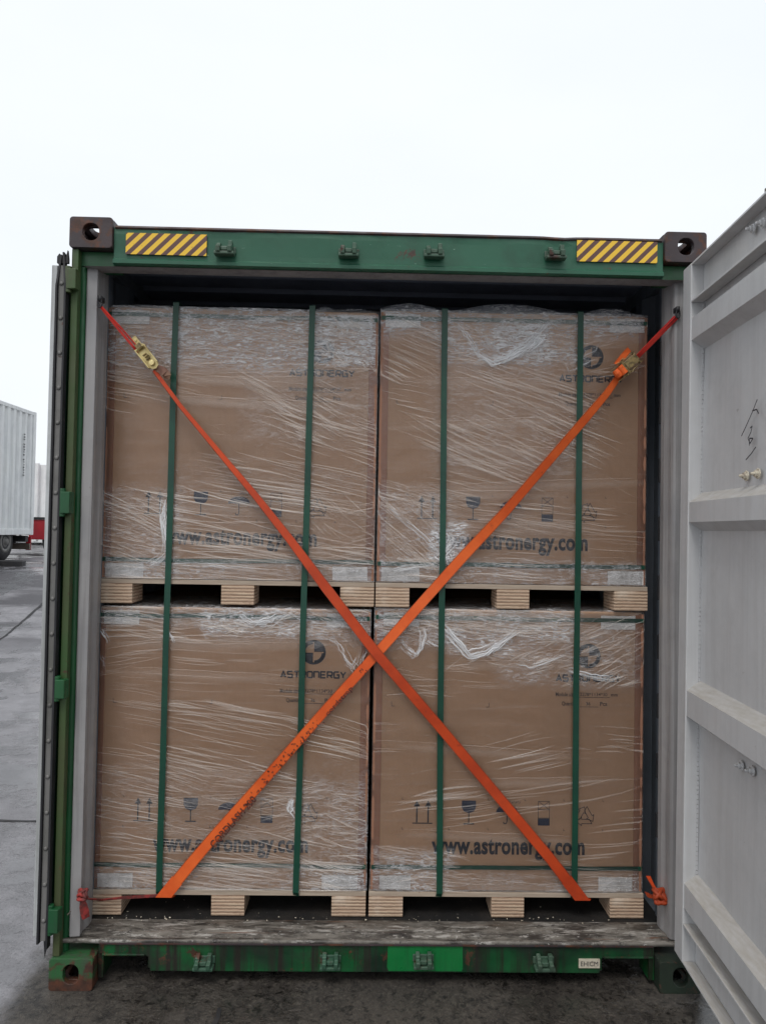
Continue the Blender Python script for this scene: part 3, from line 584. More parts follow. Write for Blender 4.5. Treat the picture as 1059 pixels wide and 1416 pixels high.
def print_mb(x0, z0, y, ud=-.013):
    k = MB(); nv = MB(); ft = MB()
    # round emblem, two dark quarters inside a dark ring
    cx, cz = x0+.876, z0+.972+ud
    disc(k, cx, cz, .050, y, 0, 360, 40, .041)
    disc(k, cx+.002, cz+.002, .041, y, 0, 90, 12); disc(k, cx-.002, cz-.002, .041, y, 180, 270, 12); disc(k, cx-.003, cz+.003, .041, y, 90, 180, 12, .030); disc(k, cx+.003, cz-.003, .041, y, 270, 360, 12, .030)
    # wordmark
    W = .270/10; xx = x0+.742
    for ch in 'ASTRONERGY':
        for st in GL[ch]: stroke(k, [(xx+.003+p[0]*(W-.0075), z0+.869+ud+p[1]*.024) for p in st], .0062, y)
        xx += W
    # size and quantity lines
    text_mb('Module size', x0+.742, x0+.822, z0+.806+ud, z0+.823+ud, y, ft, .02, ref='Mdlz'); text_mb('2278*1134*30', x0+.842, x0+.955, z0+.808+ud, z0+.823+ud, y, ft, .01); text_mb('mm', x0+.970, x0+.998, z0+.808+ud, z0+.818+ud, y, ft, .02)
    stroke(ft, [(x0+.835, z0+.803+ud), (x0+.965, z0+.803+ud)], .002, y)
    text_mb('Quantity', x0+.768, x0+.828, z0+.764+ud, z0+.785+ud, y, ft, .02); text_mb('36', x0+.868, x0+.885, z0+.770+ud, z0+.784+ud, y, ft, .01); text_mb('Pcs', x0+.925, x0+.955, z0+.769+ud, z0+.785+ud, y, ft, .02)
    stroke(ft, [(x0+.842, z0+.764+ud), (x0+.918, z0+.764+ud)], .002, y)
    # web address
    text_mb('www.astronergy.com', x0+.242, x0+.868, z0+.126, z0+.212, y, k, .034, 1.06)
    # handling marks
    zc = z0+.315
    for ax in (.180, .226):
        stroke(k, [(x0+ax, zc-.04), (x0+ax, zc+.03)], .0055, y); k.add([(x0+ax-.013, y, zc+.024), (x0+ax+.013, y, zc+.024), (x0+ax, y, zc+.05)], [(0,1,2)])
    stroke(k, [(x0+.162, zc-.043), (x0+.244, zc-.043)], .004, y)
    gx = x0+.392; nv.add([(gx-.029,y,zc+.050),(gx+.029,y,zc+.050),(gx+.029,y,zc+.022),(gx+.020,y,zc+.006),(gx,y,zc-.001),(gx-.020,y,zc+.006),(gx-.029,y,zc+.022)], [(0,6,5,4,3,2,1)])
    stroke(k, [(gx, zc), (gx, zc-.042)], .004, y); stroke(k, [(gx-.022, zc-.044), (gx+.022, zc-.044)], .005, y)
    ux = x0+.548; V = [(ux+.045*math.cos(R(a)), y, zc+.004+.030*math.sin(R(a))) for a in range(0, 181, 15)]; nv.add(V, [tuple(range(len(V)))])
    stroke(k, [(ux, zc+.004), (ux, zc-.034), (ux-.004, zc-.042), (ux-.012, zc-.042), (ux-.014, zc-.034)], .0035, y)
    for q in range(7): stroke(k, [(ux+.002+q*.008, zc+.040+.004*(q % 2)), (ux+.006+q*.008, zc+.048+.004*(q % 2))], .002, y)
    sx = x0+.699; nv.add([(sx-.023,y,zc-.048),(sx+.023,y,zc-.048),(sx+.023,y,zc-.020),(sx-.023,y,zc-.020)], [(0,1,2,3)])
    for zz in (-.018, .016, .050): stroke(k, [(sx-.023, zc+zz), (sx+.023, zc+zz)], .002, y)
    for q in (-1, 1): stroke(k, [(sx+q*.023, zc-.048), (sx+q*.023, zc+.050)], .002, y); stroke(k, [(sx-q*.02, zc+.018), (sx+q*.02, zc+.048)], .002, y)
    rx = x0+.866
    TV = [Vector((rx+.058*math.cos(R(q)), zc-.010+.058*math.sin(R(q)))) for q in (90, 330, 210)]
    for q in range(3):                                             # three chasing arrows, drawn in outline
        A, B = TV[q], TV[(q+1) % 3]; d = B-A; d.normalize(); nn = Vector((d.y, -d.x)); nn = -nn if nn.dot(Vector((rx, zc-.010))-A) < 0 else nn; ln = (B-A).length
        o = lambda u, v: tuple(A+d*(u*ln)+nn*v)
        stroke(k, [o(.20,0), o(.62,0), o(.62,-.008), o(.84,.009), o(.62,.026), o(.62,.018), o(.30,.018)], .0026, y, True)
    # small register marks
    for ax, q in ((.07, 1), (.268, 0), (.468, -1)):
        for dz in (.745, .235+.15, .235):
            if dz < .7 and q: continue
            w = .0022; xx = x0+ax
            stroke(ft, [(xx, z0+dz+.018), (xx, z0+dz)], w, y); stroke(ft, [(xx-(.012 if q <= 0 else 0), z0+dz), (xx+(.012 if q >= 0 else 0), z0+dz)], w, y)
    for ax in (.12, .31, .47, .62, .78, .94):
        for dz in (.375, .255): stroke(ft, [(x0+ax, z0+dz), (x0+ax, z0+dz-.008), (x0+ax+.006, z0+dz-.008)], .0018, y)
    return k, nv, ft

# ------------------------------------------------------------------ cartons with film, pads, bands
YC = .238
YFILM = YC-.0085
def ribbon(mb, tv, pts, w, op, y0, lift=.4, m=1):
    n = len(pts); b = len(mb.v); V = []
    for i, (x, z) in enumerate(pts):
        s = i/(n-1); tp = math.sin(math.pi*min(1, max(0, s)))**.6; a = pts[max(0, i-1)]; c = pts[min(n-1, i+1)]; d = Vector((c[0]-a[0], c[1]-a[1]))
        d = d.normalized() if d.length > 1e-6 else Vector((1, 0)); q = Vector((-d.y, d.x))*w/2*(.25+.75*tp)
        V += [(x-q.x, y0, z-q.y), (x, y0-w*lift, z), (x+q.x, y0, z+q.y)]
        o = op*tp; tv += [o*.08, o, o*.08]
    mb.add(V, [f for i in range(n-1) for f in ((3*i, 3*i+3, 3*i+4, 3*i+1), (3*i+1, 3*i+4, 3*i+5, 3*i+2))], m)
def make_carton(x0, z0, H, upper, labels, regions, bunches, haze, domes, seed):
    rg = random.Random(seed); W = 1.105
    root = empty('carton', (x0+W/2, YC, z0), labels, 'carton', 'printed cardboard cartons wrapped in film')
    mb = MB(); n = 30; bow = lambda x, z: .0025*noise.noise((x*2.3, z*1.7, seed))
    mb.box((x0+.004, YC, z0), (x0+W-.004, YC+2.27, z0+H-.004)); mb.build('box', M['card'], root, False, .007, 3)
    for q in (0, 1):
        e = x0 if q == 0 else x0+W; d = 1 if q == 0 else -1; mb = MB()
        mb.box((min(e+d*.0015, e+d*.034), YC-.0032, z0+.004), (max(e+d*.0015, e+d*.034), YC-.0008, z0+H-.012)); mb.box((min(e-d*.001, e+d*.0012), YC-.003, z0+.004), (max(e-d*.001, e+d*.0012), YC+.05, z0+H-.012))
        mb.build('edge_board', M['edge'], root, False, .001)
    k, nv, ft = print_mb(x0+rg.uniform(-.004, .004), z0+(.0 if not upper else -.006), YC-.0012, -.013 if not upper else -.018)
    pr = k.build('print', M['ink'], root); nv.build('print', M['navy'], root); ft.build('print', M['faint'], root)
    # corner pads
    for cx, w in ((x0+.012+rg.uniform(0,.025), .145), (x0+W-.15-rg.uniform(0,.03), .145)):
        for cz in (z0+.006, z0+H-.075):
            w2 = w*rg.uniform(.85, 1.1); mb = MB(); N = 14
            mb.sheet([[(cx+w2*i/N, YC-.0045-.0018*noise.noise((cx*40+i*.8, j*.9+cz*20, 1)), cz+.056*j/6+.002*noise.noise((i*.5, cx*30, cz))) for i in range(N+1)] for j in range(7)])
            mb.build('corner_pad', M['pad'], root, True)
    # horizontal bands round the carton, under the film
    for bz in (.070 if upper else .088, H-.046):
        mb = MB(); N = 40; yb = YC-.0065
        rows = []
        for j in (0, 1): rows.append([(x0+.002+(W-.004)*i/N, yb-.001*rg.random(), z0+bz+.017*j+.006*noise.noise((i*.10, bz*9, seed))) for i in range(N+1)])
        mb.sheet(rows); mb.box((x0-.003, YC-.004, z0+bz), (x0-.0015, YC+2.27, z0+bz+.017)); mb.box((x0+W+.0015, YC-.004, z0+bz), (x0+W+.003, YC+2.27, z0+bz+.017))
        mb.build('carton_band', M['band'], root)
    # film
    mb = MB(); tv = []; NX, NZ = 100, 104; A0 = at(0, 0, YFILM)
    def hz(x, z):
        v = .02
        for (px0, py0, px1, py1, amt, soft) in haze:
            a = at(px0, py1, YFILM); b = at(px1, py0, YFILM); sf = soft/340
            dx = max(a.x-x, 0, x-b.x); dz = max(a.z-z, 0, z-b.z); d = math.hypot(dx, dz)
            wob = .5+.5*noise.noise((x*9, z*14, seed))+.35*noise.noise((x*30, z*50, seed))
            v += amt*max(0, 1-d/sf)*max(.15, min(1.25, .35+wob))
        return min(1, v)
    rows = []
    for j in range(NZ+1):
        z = z0+.001+(H-.001)*j/NZ; r = []
        for i in range(NX+1):
            x = x0-.004+(W+.008)*i/NX; e = min(i, NX-i)/NX
            y = YFILM-.0015*noise.noise((x*3, z*22, seed))-.002*noise.noise((x*11, z*17, seed+5))
            if e < .012: y += .006
            r.append((x, y, z)); tv.append(hz(x, z))
        rows.append(r)
    mb.sheet(rows, 0)
    # sides and top of the wrap
    for sx in (x0-.0045, x0+W+.0045):
        rr = [[(sx+.001*noise.noise((j, i, 3)), YFILM+.006+.22*i/6, z0+.001+H*j/20) for i in range(7)] for j in range(21)]; mb.sheet(rr, 0); tv += [.25]*(7*21)
    rr = []
    for i in range(61):
        x = x0-.004+(W+.008)*i/60; h = 0
        for (pc, pw, ph) in domes:
            c = at(pc, 430, YFILM).x; w_ = pw/340; u = (x-c)/w_
            if abs(u) < 1: h = max(h, ph/340*(1-u*u))
        h += .004*abs(noise.noise((x*22, 1, seed)))
        rr.append([(x, YFILM, z0+H-.002), (x, YFILM+.015, z0+H+h*.75), (x, YFILM+.09, z0+H+.003+h), (x, YFILM+.24, z0+H+.003+h*.6), (x, YFILM+.45, z0+H+.004)])
    mb.sheet(rr, 0); tv += [.34+.3*abs(noise.noise((k*.37, seed, 0))) for k in range(61*5)]
    # creases
    xa, xb, za, zb = x0+.002, x0+W-.002, z0+.004, z0+H-.004
    def put(px, py, angd, lpx, w, op):
        c = at(px, py, YFILM); Lh = lpx/340/2; an = -R(angd); cu = rg.uniform(-.05, .05)*Lh*2; N = 7; pts = []
        for k in range(N):
            s = -1+2*k/(N-1); x = c.x+math.cos(an)*s*Lh-math.sin(an)*cu*(1-s*s); z = c.z+math.sin(an)*s*Lh+math.cos(an)*cu*(1-s*s)
            pts.append((min(xb, max(xa, x)), min(zb, max(za, z))))
        if abs(pts[0][0]-pts[-1][0])+abs(pts[0][1]-pts[-1][1]) < .008: return
        ribbon(mb, tv, pts, w, op, YFILM-.0045)
    for (px0, py0, px1, py1, nn, am, asd, ln, w, op) in regions:
        left = int(nn*.62)
        while left > 0:                                            # bundles of nearly parallel stretch folds
            K = 1 if asd > 12 else rg.randint(3, 9)
            K = min(K, left); left -= K; cx = rg.uniform(px0, px1); cy = rg.uniform(py0, py1); a0 = rg.gauss(am, asd*.6); sp = rg.uniform(6, 11); fan = rg.gauss(0, .45); L0 = ln*rg.lognormvariate(0, .3); sh = rg.uniform(-1.2, 1.2); o0 = op*rg.uniform(.4, 1.0); wf = rg.choice((1.2, 1.8, 2.6))
            for k in range(K):
                q = k-(K-1)/2; an = a0+fan*q+rg.gauss(0, .5); x = min(px1, max(px0, cx+q*sh*sp+rg.gauss(0, 4))); y = min(py1, max(py0, cy+q*sp+rg.gauss(0, 1)))
                put(x, y, an, L0*(1-.08*abs(q))*rg.uniform(.7, 1.15), w*wf*rg.uniform(.6, 1.4), o0*rg.uniform(.6, 1.1)*(1.1 if wf < 2 else .85))
        for _ in range(nn//6): put(rg.uniform(px0, px1), rg.uniform(py0, py1), rg.gauss(am, asd+4), ln*rg.uniform(.2, .7), .0018, op*.45)
    for _ in range(9):                                             # edges of single turns of film
        px = at(0, 0, YFILM); cx = x0+W*rg.uniform(.35, .65); cz = z0+H*rg.random(); sl_ = rg.uniform(-.10, .06); l2 = W*rg.uniform(.3, .5)
        pts = [(min(xb, max(xa, cx+l2*(k/12*2-1))), min(zb, max(za, cz+sl_*l2*(k/12*2-1)+.004*noise.noise((k*.5, cz*9, seed))))) for k in range(13)]
        ribbon(mb, tv, pts, .0035, .32, YFILM-.003); ribbon(mb, tv, [(p[0], min(zb, max(za, p[1]-.022))) for p in pts], .045, .10, YFILM-.0025, .02)
    for (path, nn, jit, w, op) in bunches:
        for _ in range(nn):
            ox, oy = rg.gauss(0, jit), rg.gauss(0, jit); pts = []
            i0 = rg.randint(0, max(0, len(path)-3)); i1 = rg.randint(min(len(path), i0+2), len(path))
            for a, b in zip(path[i0:i1], path[i0+1:i1]):
                for s in (0, .25, .5, .75): pts.append((a[0]+(b[0]-a[0])*s+ox+rg.gauss(0, jit*.25), a[1]+(b[1]-a[1])*s+oy+rg.gauss(0, jit*.25)))
            if len(pts) < 3: continue
            Q = [at(p[0], p[1], YFILM) for p in pts]; ribbon(mb, tv, [(min(xb, max(xa, q.x)), min(zb, max(za, q.z))) for q in Q], w*rg.choice((.5, 1, 1.9)), min(.95, op*rg.uniform(.5, 1.25)), YFILM-.006-.003*rg.random(), .5, 2)
    mb.att['turns'] = tv
    f = mb.build('stretch_film', [M['film'], M['crease'], M['bunch']], root, True)
    return root
# regions: px box, count, mean angle (down to the right), spread, length px, width m, opacity
UL = dict(
 regions=[(150,428,245,520,90,2,7,60,.0030,.55),(250,428,430,505,150,4,14,60,.0030,.5),(432,440,520,515,190,20,50,26,.0030,.65),(350,515,520,605,70,24,4,95,.0032,.62),(355,560,520,640,40,16,5,120,.0034,.6),
          (155,520,350,600,26,9,5,130,.0028,.45),(300,590,520,650,34,14,5,110,.003,.5),(145,655,520,700,55,9,3.5,170,.0036,.68),(145,690,260,770,90,20,10,80,.0026,.6),(240,690,520,770,60,8,3,170,.0034,.6),(430,690,520,750,40,30,22,60,.0024,.5),(145,755,520,806,75,4,3.5,150,.0032,.6),(150,640,520,800,40,-12,8,70,.002,.4)],
 bunches=[([(232,688),(228,705),(226,722),(230,745),(226,772)],30,2.5,.005,.75),([(180,790),(205,783),(225,772),(234,760)],20,3,.003,.6),([(232,782),(275,781),(330,783),(400,790)],12,2.5,.0035,.55)],
 haze=[(150,426,245,500,.42,25),(250,426,430,492,.60,25),(434,440,520,500,.95,7),(145,690,240,770,.22,25),(240,660,520,770,.07,30),(145,785,520,806,.25,12),(350,515,520,600,.10,30)],
 domes=[(200,50,4),(340,90,3),(450,16,8),(490,28,5)])
UR = dict(
 regions=[(526,448,612,520,60,22,5,70,.003,.55),(530,520,612,580,22,14,6,60,.0028,.45),(618,435,800,500,110,8,14,60,.0030,.5),(618,500,802,560,60,17,4,110,.003,.58),(618,555,800,640,75,21,3.5,110,.0034,.6),(618,640,760,700,40,12,4,100,.003,.55),(526,670,612,720,40,12,7,80,.0026,.5),
          (530,690,615,775,75,40,12,70,.0022,.55),(620,700,800,800,70,5,3.5,120,.0034,.55),(806,440,890,520,50,-6,14,60,.003,.5),(806,560,890,700,18,16,10,70,.0024,.3),(806,690,890,800,30,4,4,80,.0026,.4),(526,775,620,800,30,0,6,70,.003,.6),(700,560,800,640,24,27,4,90,.0026,.5)],
 bunches=[([(632,452),(648,468),(662,490),(682,504),(704,496),(730,480),(748,462),(766,440)],46,3.0,.0040,.8),([(705,470),(722,464),(748,468),(740,480),(715,492)],40,4,.0035,.75),([(662,455),(668,470),(680,488),(690,500)],10,4,.003,.5),
          ([(616,735),(622,750),(612,765),(620,775),(630,770)],44,4.0,.0040,.8),([(536,700),(560,720),(590,745),(616,775)],14,2.5,.003,.7),([(540,790),(575,783),(616,777)],10,2,.003,.7),([(786,500),(790,512),(800,505),(825,492),(835,470)],12,3,.003,.6)],
 haze=[(526,430,612,455,.45,20),(618,430,800,490,.42,20),(690,455,755,492,.7,14),(806,430,885,460,.45,15),(618,500,800,640,.12,40),(600,730,640,775,.7,10),(530,690,612,770,.22,25),(620,700,800,790,.06,30),(526,785,890,806,.25,12)],
 domes=[(567,45,13),(705,78,16),(845,40,12)])
LLc = dict(
 regions=[(140,838,300,880,70,3,8,60,.003,.55),(300,838,420,880,110,-8,30,35,.003,.65),(420,840,512,880,60,8,20,50,.003,.55),(140,880,230,935,30,-4,6,90,.0026,.45),(235,885,410,915,20,2,4,90,.0028,.45),(145,930,410,975,30,4,4,110,.0024,.4),
          (140,975,410,1040,60,10,3,150,.0030,.62),(420,1000,505,1060,34,10,5,80,.003,.6),(140,1040,410,1110,90,14,6,120,.0028,.55),(140,1100,235,1230,80,6,7,80,.0026,.6),(235,1080,410,1215,90,10,8,110,.0026,.5),(412,1100,508,1230,90,12,14,70,.0028,.62),(140,1195,508,1236,70,4,4,130,.0032,.6),(350,1090,508,1160,50,-14,9,60,.0022,.5)],
 bunches=[([(452,880),(470,890),(480,912),(492,925),(502,905),(508,885)],22,4,.003,.6),([(404,1108),(400,1118),(406,1128)],26,3,.004,.8),([(330,852),(350,862),(372,858),(395,848)],30,4,.0035,.7),([(140,870),(150,884),(152,893)],10,2,.003,.6),([(141,905),(145,915),(148,930)],6,2,.003,.5),([(232,872),(238,880),(243,892)],8,1.5,.003,.7)],
 haze=[(136,838,290,858,.30,14),(290,838,420,872,.55,16),(430,838,512,880,.35,16),(140,1080,508,1160,.09,40),(412,1100,508,1230,.16,25),(136,1205,508,1236,.22,14)],
 domes=[])
LRc = dict(
 regions=[(520,842,606,880,60,10,24,40,.003,.6),(612,842,790,885,110,6,14,70,.003,.6),(800,860,888,900,36,-20,14,60,.0026,.5),(620,885,800,925,70,-8,26,40,.0026,.55),(720,890,888,945,70,-28,9,50,.0030,.65),(520,900,606,960,22,2,6,60,.0024,.4),(620,925,790,950,12,3,3,90,.003,.5),
          (520,1000,600,1040,12,2,5,60,.0028,.4),(520,1065,790,1140,26,-8,2.5,150,.0038,.65),(690,1010,800,1060,16,-11,3,110,.0034,.6),(620,1100,888,1190,30,-6,4,130,.003,.5),(520,1175,640,1232,60,4,9,80,.003,.6),(640,1195,888,1234,36,2,4,110,.0028,.5),(630,1005,888,1040,18,3,4,70,.0024,.35)],
 bunches=[([(612,866),(628,884),(650,908),(672,903),(698,884),(725,864)],44,3.0,.0038,.8),([(552,884),(562,896),(573,906),(582,896),(586,878),(580,862)],30,2.2,.0032,.75),([(586,884),(600,892),(608,894)],8,2,.003,.7),([(712,912),(735,921),(760,914),(800,898)],16,3,.003,.65),([(780,925),(815,935),(850,940),(858,925)],18,2.5,.003,.7)],
 haze=[(520,842,606,885,.35,16),(612,842,790,872,.40,20),(625,880,700,900,.4,12),(700,880,870,935,.22,22),(520,1185,620,1234,.35,16),(640,1215,888,1236,.2,12)],
 domes=[])
make_carton(xL0+.008, .263, 1.137, False, 'lower left carton, dirty film, standing on the floor pallet', seed=11, **LLc)
make_carton(xR0+.006, .263, 1.145, False, 'lower right carton with clear smooth cardboard and few film creases', seed=23, **LRc)
make_carton(xL0+.018, 1.511, 1.118, True, 'upper left carton with crinkled white film patch at its top right corner', seed=37, **UL)
make_carton(xR0+.010, 1.511, 1.128, True, 'upper right carton with film bulging over the top edge', seed=41, **UR)

# ------------------------------------------------------------------ green strapping bands round both tiers
def vband(pts, name_label):
    x0, z0 = at(*pts[0], .214).x, 2.644; x1 = at(*pts[-1], .214).x
    mb = MB(); W = .0245; N = 90; rows = [[], []]
    r = empty('strapping_band', (x1, .214, .255), name_label, 'strap', 'green plastic bands round the pallet stacks')
    P = []
    for i in range(N+1):
        s = i/N; z = 2.640+( .262-2.640)*s; x = x0+(x1-x0)*s+.003*noise.noise((z*1.4, x0*5, 0)); y = .216+.0025*noise.noise((z*3, x0, 1))
        P.append((x, y, z))
    top = [(x0, .47, 2.648), (x0, .30, 2.648), (x0, .232, 2.646), (x0, .219, 2.643)]; bot = [(x1, .220, .256), (x1, .232, .2405), (x1, .30, .240), (x1, .47, .240)]
    P = top+P+bot
    for d in (-1, 1): rows[0 if d < 0 else 1] = [(x+d*W/2*(1+.05*noise.noise((z*6, d, x0))), y+.0015*d*math.sin(z*5+x0*9), z) for x, y, z in P]
    mb.sheet(rows); o = mb.build('band', M['band'], r)
    md = o.modifiers.new('thick', 'SOLIDIFY'); md.thickness = .0012; md.offset = 0
    return r
vband([(243,425),(219,1237)], 'green band down the left stack, the one nearer the left wall')
vband([(432,425),(409,1237)], 'green band down the left stack, just left of the gap between stacks')
vband([(615,430),(607,1232)], 'green band down the right stack, just right of the gap between stacks')
vband([(803,430),(794,1237)], 'green band down the right stack, the one nearer the open grey door')

# ------------------------------------------------------------------ orange lashings
def ribbon3(mb, P, W, tw, m=0):
    """flat webbing along P (3D); tw: roll angle per point in degrees"""
    P = [Vector(p) for p in P]; rows = [[], [], [], []]; n = len(P)
    ps = None
    for i, p in enumerate(P):
        t = (P[min(i+1, n-1)]-P[max(i-1, 0)]).normalized(); s = t.cross(Vector((0, 1, 0)))
        if s.length < .35 and ps is not None: s = ps-t*ps.dot(t)
        s = s.normalized()
        if ps is not None and s.dot(ps) < 0: s = -s
        ps = s; o = s.cross(t).normalized(); a = R(tw[i]); d = s*math.cos(a)+o*math.sin(a); e = d.cross(t).normalized()*.0014
        w = W[i]*.465; rows[0].append(p-d*w+e); rows[1].append(p+d*w+e); rows[2].append(p+d*w-e); rows[3].append(p-d*w-e)
    rows.append(rows[0]); v = mb.att.setdefault('across', []); v += [.5]*(len(mb.v)-len(v)); mb.sheet(rows, m)
    for q in (0., 1., 1., 0., 0.): v += [q]*n
def fold_under(mb, P, W, z, depth, m=0):
    """last bit of a strap, cut level at height z, and its fold under the deck"""
    A, B = P[-2], P[-1]; t = (B-A).normalized(); s = t.cross(Vector((0,1,0))).normalized(); e = [B-s*W/2, B+s*W/2]; f = [p+t*((z-p.z)/t.z) for p in e]
    r = [[e[0], e[1]], [f[0], f[1]]]; yb = f[0].y; r.append([Vector((p.x+.002, yb+.006, z-.004)) for p in f]); r.append([Vector((p.x+.01, yb+.02, z-.0045)) for p in f]); r.append([Vector((p.x+.03, yb+depth, z-.0045)) for p in f])
    mb.sheet(r, m); mb.sheet([[q+Vector((0,.0025,.001)) for q in rr] for rr in r], m)
def dens(ctrl, n=14):
    """ctrl: (px,py,Y,width,twist)"""
    P = []; W = []; T = []
    for a, b in zip(ctrl, ctrl[1:]):
        for k in range(n):
            s = k/n; A = at(*a[:3]); B = at(*b[:3]); P.append(A.lerp(B, s)); W.append(a[3]+(b[3]-a[3])*s); T.append(a[4]+(b[4]-a[4])*s)
    P.append(at(*ctrl[-1][:3])); W.append(ctrl[-1][3]); T.append(ctrl[-1][4]); return P, W, T
YS1, YS2 = .196, .204
ls1 = empty('lashing_strap', at(520, 905, YS1), 'orange lashing strap running from upper left to lower right, lying on top at the crossing', 'strap', 'crossed orange lashing straps')
ctl = [(213,512,.168,.018,30),(250,562,.172,.020,30),(300,622,.180,.024,30),(352,684,.188,.032,28),(400,745,.191,.037,20),(450,812,.193,.044,8),(520,903,.193,.044,4),(610,1008,.196,.044,-6),(700,1115,.200,.044,6),(760,1187,.204,.046,4),(783,1217,.206,.048,0)]
mb = MB(); q = dens(ctl); ribbon3(mb, *q); fold_under(mb, q[0], .048, .2425, .2)
mb.build('webbing', M['web_shaded'], ls1)
def loop_strands(a, b, root, w=.016, gap=5, m='webred'):
    mb = MB()
    for q in (-1, 1):
        A = at(a[0], a[1], a[2]); B = at(b[0], b[1], b[2]); o = Vector((.5, 0, .6))*.008*q; N = 12; P = []
        for i in range(N+1):
            s = i/N; P.append(A.lerp(B, s)+o*(.15+.85*math.sin(s*math.pi*.6))+Vector((0, .004*q*s, 0)))
        ribbon3(mb, P, [w]*(N+1), [35+q*25+20*i/N for i in range(N+1)])
    return mb.build('anchor_loop', M[m], root)
loop_strands((140,424,.045), (193,486,.165), ls1, .011)
# gold buckle plate
def buckle(c, d, root, m):
    d = Vector(d).normalized(); s = d.cross(Vector((0,1,0))).normalized(); o = Vector((0,1,0)); c = Vector(c); mb = MB()
    out = []; 
    for u, v in ((-.058,-.018),(-.050,-.024),(.030,-.022),(.050,-.014),(.056,0),(.050,.016),(.030,.022),(-.050,.024),(-.058,.018)): out.append(c+d*u+s*v)
    mb.prism(out, o*.004); mb.obox(c-d*.078+s*.006+o*.002, d*.022, s*.010, o*.0025)
    mb.obox(c-d*.002-o*.010-s*.021, d*.046, s*.0018, o*.012); mb.obox(c-d*.002-o*.010+s*.021, d*.046, s*.0018, o*.012)
    mb.lathe(c+d*.030-o*.012, o, [(-.002,.011),(.006,.011),(.0061,.004),(.012,.004)], 14); mb.lathe(c-d*.044-o*.014, s, [(-.022,.005),(.022,.005)], 10)
    mb.lathe(c-d*.082+s*.006-o*.003, o, [(-.002,.004),(.003,.004)], 10)
    return mb.build('buckle', m, root, False, .0012)
dd = at(216,513,.17)-at(188,478,.17); bk = buckle(at(204,494,.158), dd, ls1, M['gold'])
mb = MB(); c = at(204,494,.146); s = dd.normalized().cross(Vector((0,1,0))).normalized(); dn = dd.normalized()
for u in (-.016, -.006, .006): mb.obox(c+dn*u+s*.002*rnd.uniform(-1,1), dn*.0022, s*.009, Vector((0,.006,0)))
mb.obox(c-dn*.056, dn*.010, s*.012, Vector((0,.009,0))); mb.build('buckle_lever', M['brass'], ls1, False, .001)
mb = MB(); a = at(214,508,.172); b = at(231,519,.180); ribbon3(mb, [a, a.lerp(b,.35)+Vector((.004,0,.004)), a.lerp(b,.7)+Vector((.006,0,0)), b, b+Vector((-.004,.006,-.012))], [.03,.036,.04,.036,.02], [10,20,15,0,0])
t = NT('brown_strap_end'); M['tail'] = t.done(t.bsdf(t.mix(t.ramp(t.noise(20,4),.4,.6),(.16,.06,.035),(.22,.12,.07)), .5)); mb.build('strap_tail', M['tail'], ls1)
ls2 = empty('lashing_strap', at(520, 905, YS2), 'orange lashing strap running from upper right to lower left, printed and passing underneath', 'strap', 'crossed orange lashing straps')
ctl = [(860,514,.170,.030,20),(838,545,.172,.034,20),(810,578,.176,.040,20),(760,636,.186,.042,20),(700,706,.196,.044,14),(640,770,.202,.046,2),(590,826,.204,.045,-4),(520,905,.2035,.044,-3),(450,982,.204,.043,4),(380,1062,.204,.044,8),(300,1152,.204,.046,2),(262,1197,.204,.049,0),(245,1218,.206,.050,0)]
mb = MB(); q = dens(ctl); ribbon3(mb, *q); fold_under(mb, q[0], .050, .2425, .2); e = at(230, 1237, .206)
mb.build('webbing', M['web'], ls2); mb = MB(); ribbon3(mb, [e+Vector((.01,.004,-.005)), at(200,1240,.212), at(170,1242,.212), at(140,1245,.20), at(118,1243,.04)], [.012,.012,.012,.016,.016], [0,0,0,20,20])
mb.build('tuck_line', M['webred_shaded'], ls2)
loop_strands((935,438,.045), (880,494,.168), ls2, .022)
# ratchet buckle: frame plates, spool, teeth, webbing turns
c = at(867,505,.150); dd = at(850,520,.15)-at(884,490,.15); d = dd.normalized(); s = d.cross(Vector((0,1,0))).normalized(); o = Vector((0,1,0)); mb = MB()
for q in (-1, 1): mb.prism([c+s*.026*q+d*u+o*v for u, v in ((-.07,.012),(-.04,-.006),(.0,-.012),(.045,-.008),(.07,.008),(.055,.020),(-.06,.022))], s*.003)
mb.lathe(c+d*.012, s, [(-.028,.013),(.028,.013)], 16); mb.lathe(c-d*.052+o*.008, s, [(-.028,.006),(.028,.006)], 12); mb.obox(c-d*.02-o*.014, d*.03, s*.018, o*.002)
for k in range(10):
    a = R(k*36); mb.obox(c+d*(.012+.017*math.cos(a))+o*(.017*math.sin(a))+s*.031, d*.0035, s*.002, o*.0035)
    mb.obox(c+d*(.012+.017*math.cos(a))+o*(.017*math.sin(a))-s*.031, d*.0035, s*.002, o*.0035)
mb.build('ratchet', M['brass'], ls2, False, .001)
mb = MB(); N = 22; P = [c+d*(.012+.016*math.cos(a*.62))+o*(.017*math.sin(a*.62)-.002) for a in range(N)]; ribbon3(mb, P, [.040]*N, [0]*N) if False else None
mb.lathe(c+d*.030-o*.006, s, [(-.019,.014),(.019,.014)], 14); a = at(846,522,.150); mb.lathe(at(854,516,.150), s, [(-.017,.013),(.0,.016),(.017,.013)], 12)
ribbon3(mb, [at(880,487,.162)+s*.03*0+Vector((-.03,0,.012)), at(868,497,.160)+Vector((-.02,0,.012)), at(856,508,.158)+Vector((-.012,0,.01))], [.026,.028,.026], [20,10,0])
mb.build('webbing_turn', M['web'], ls2)
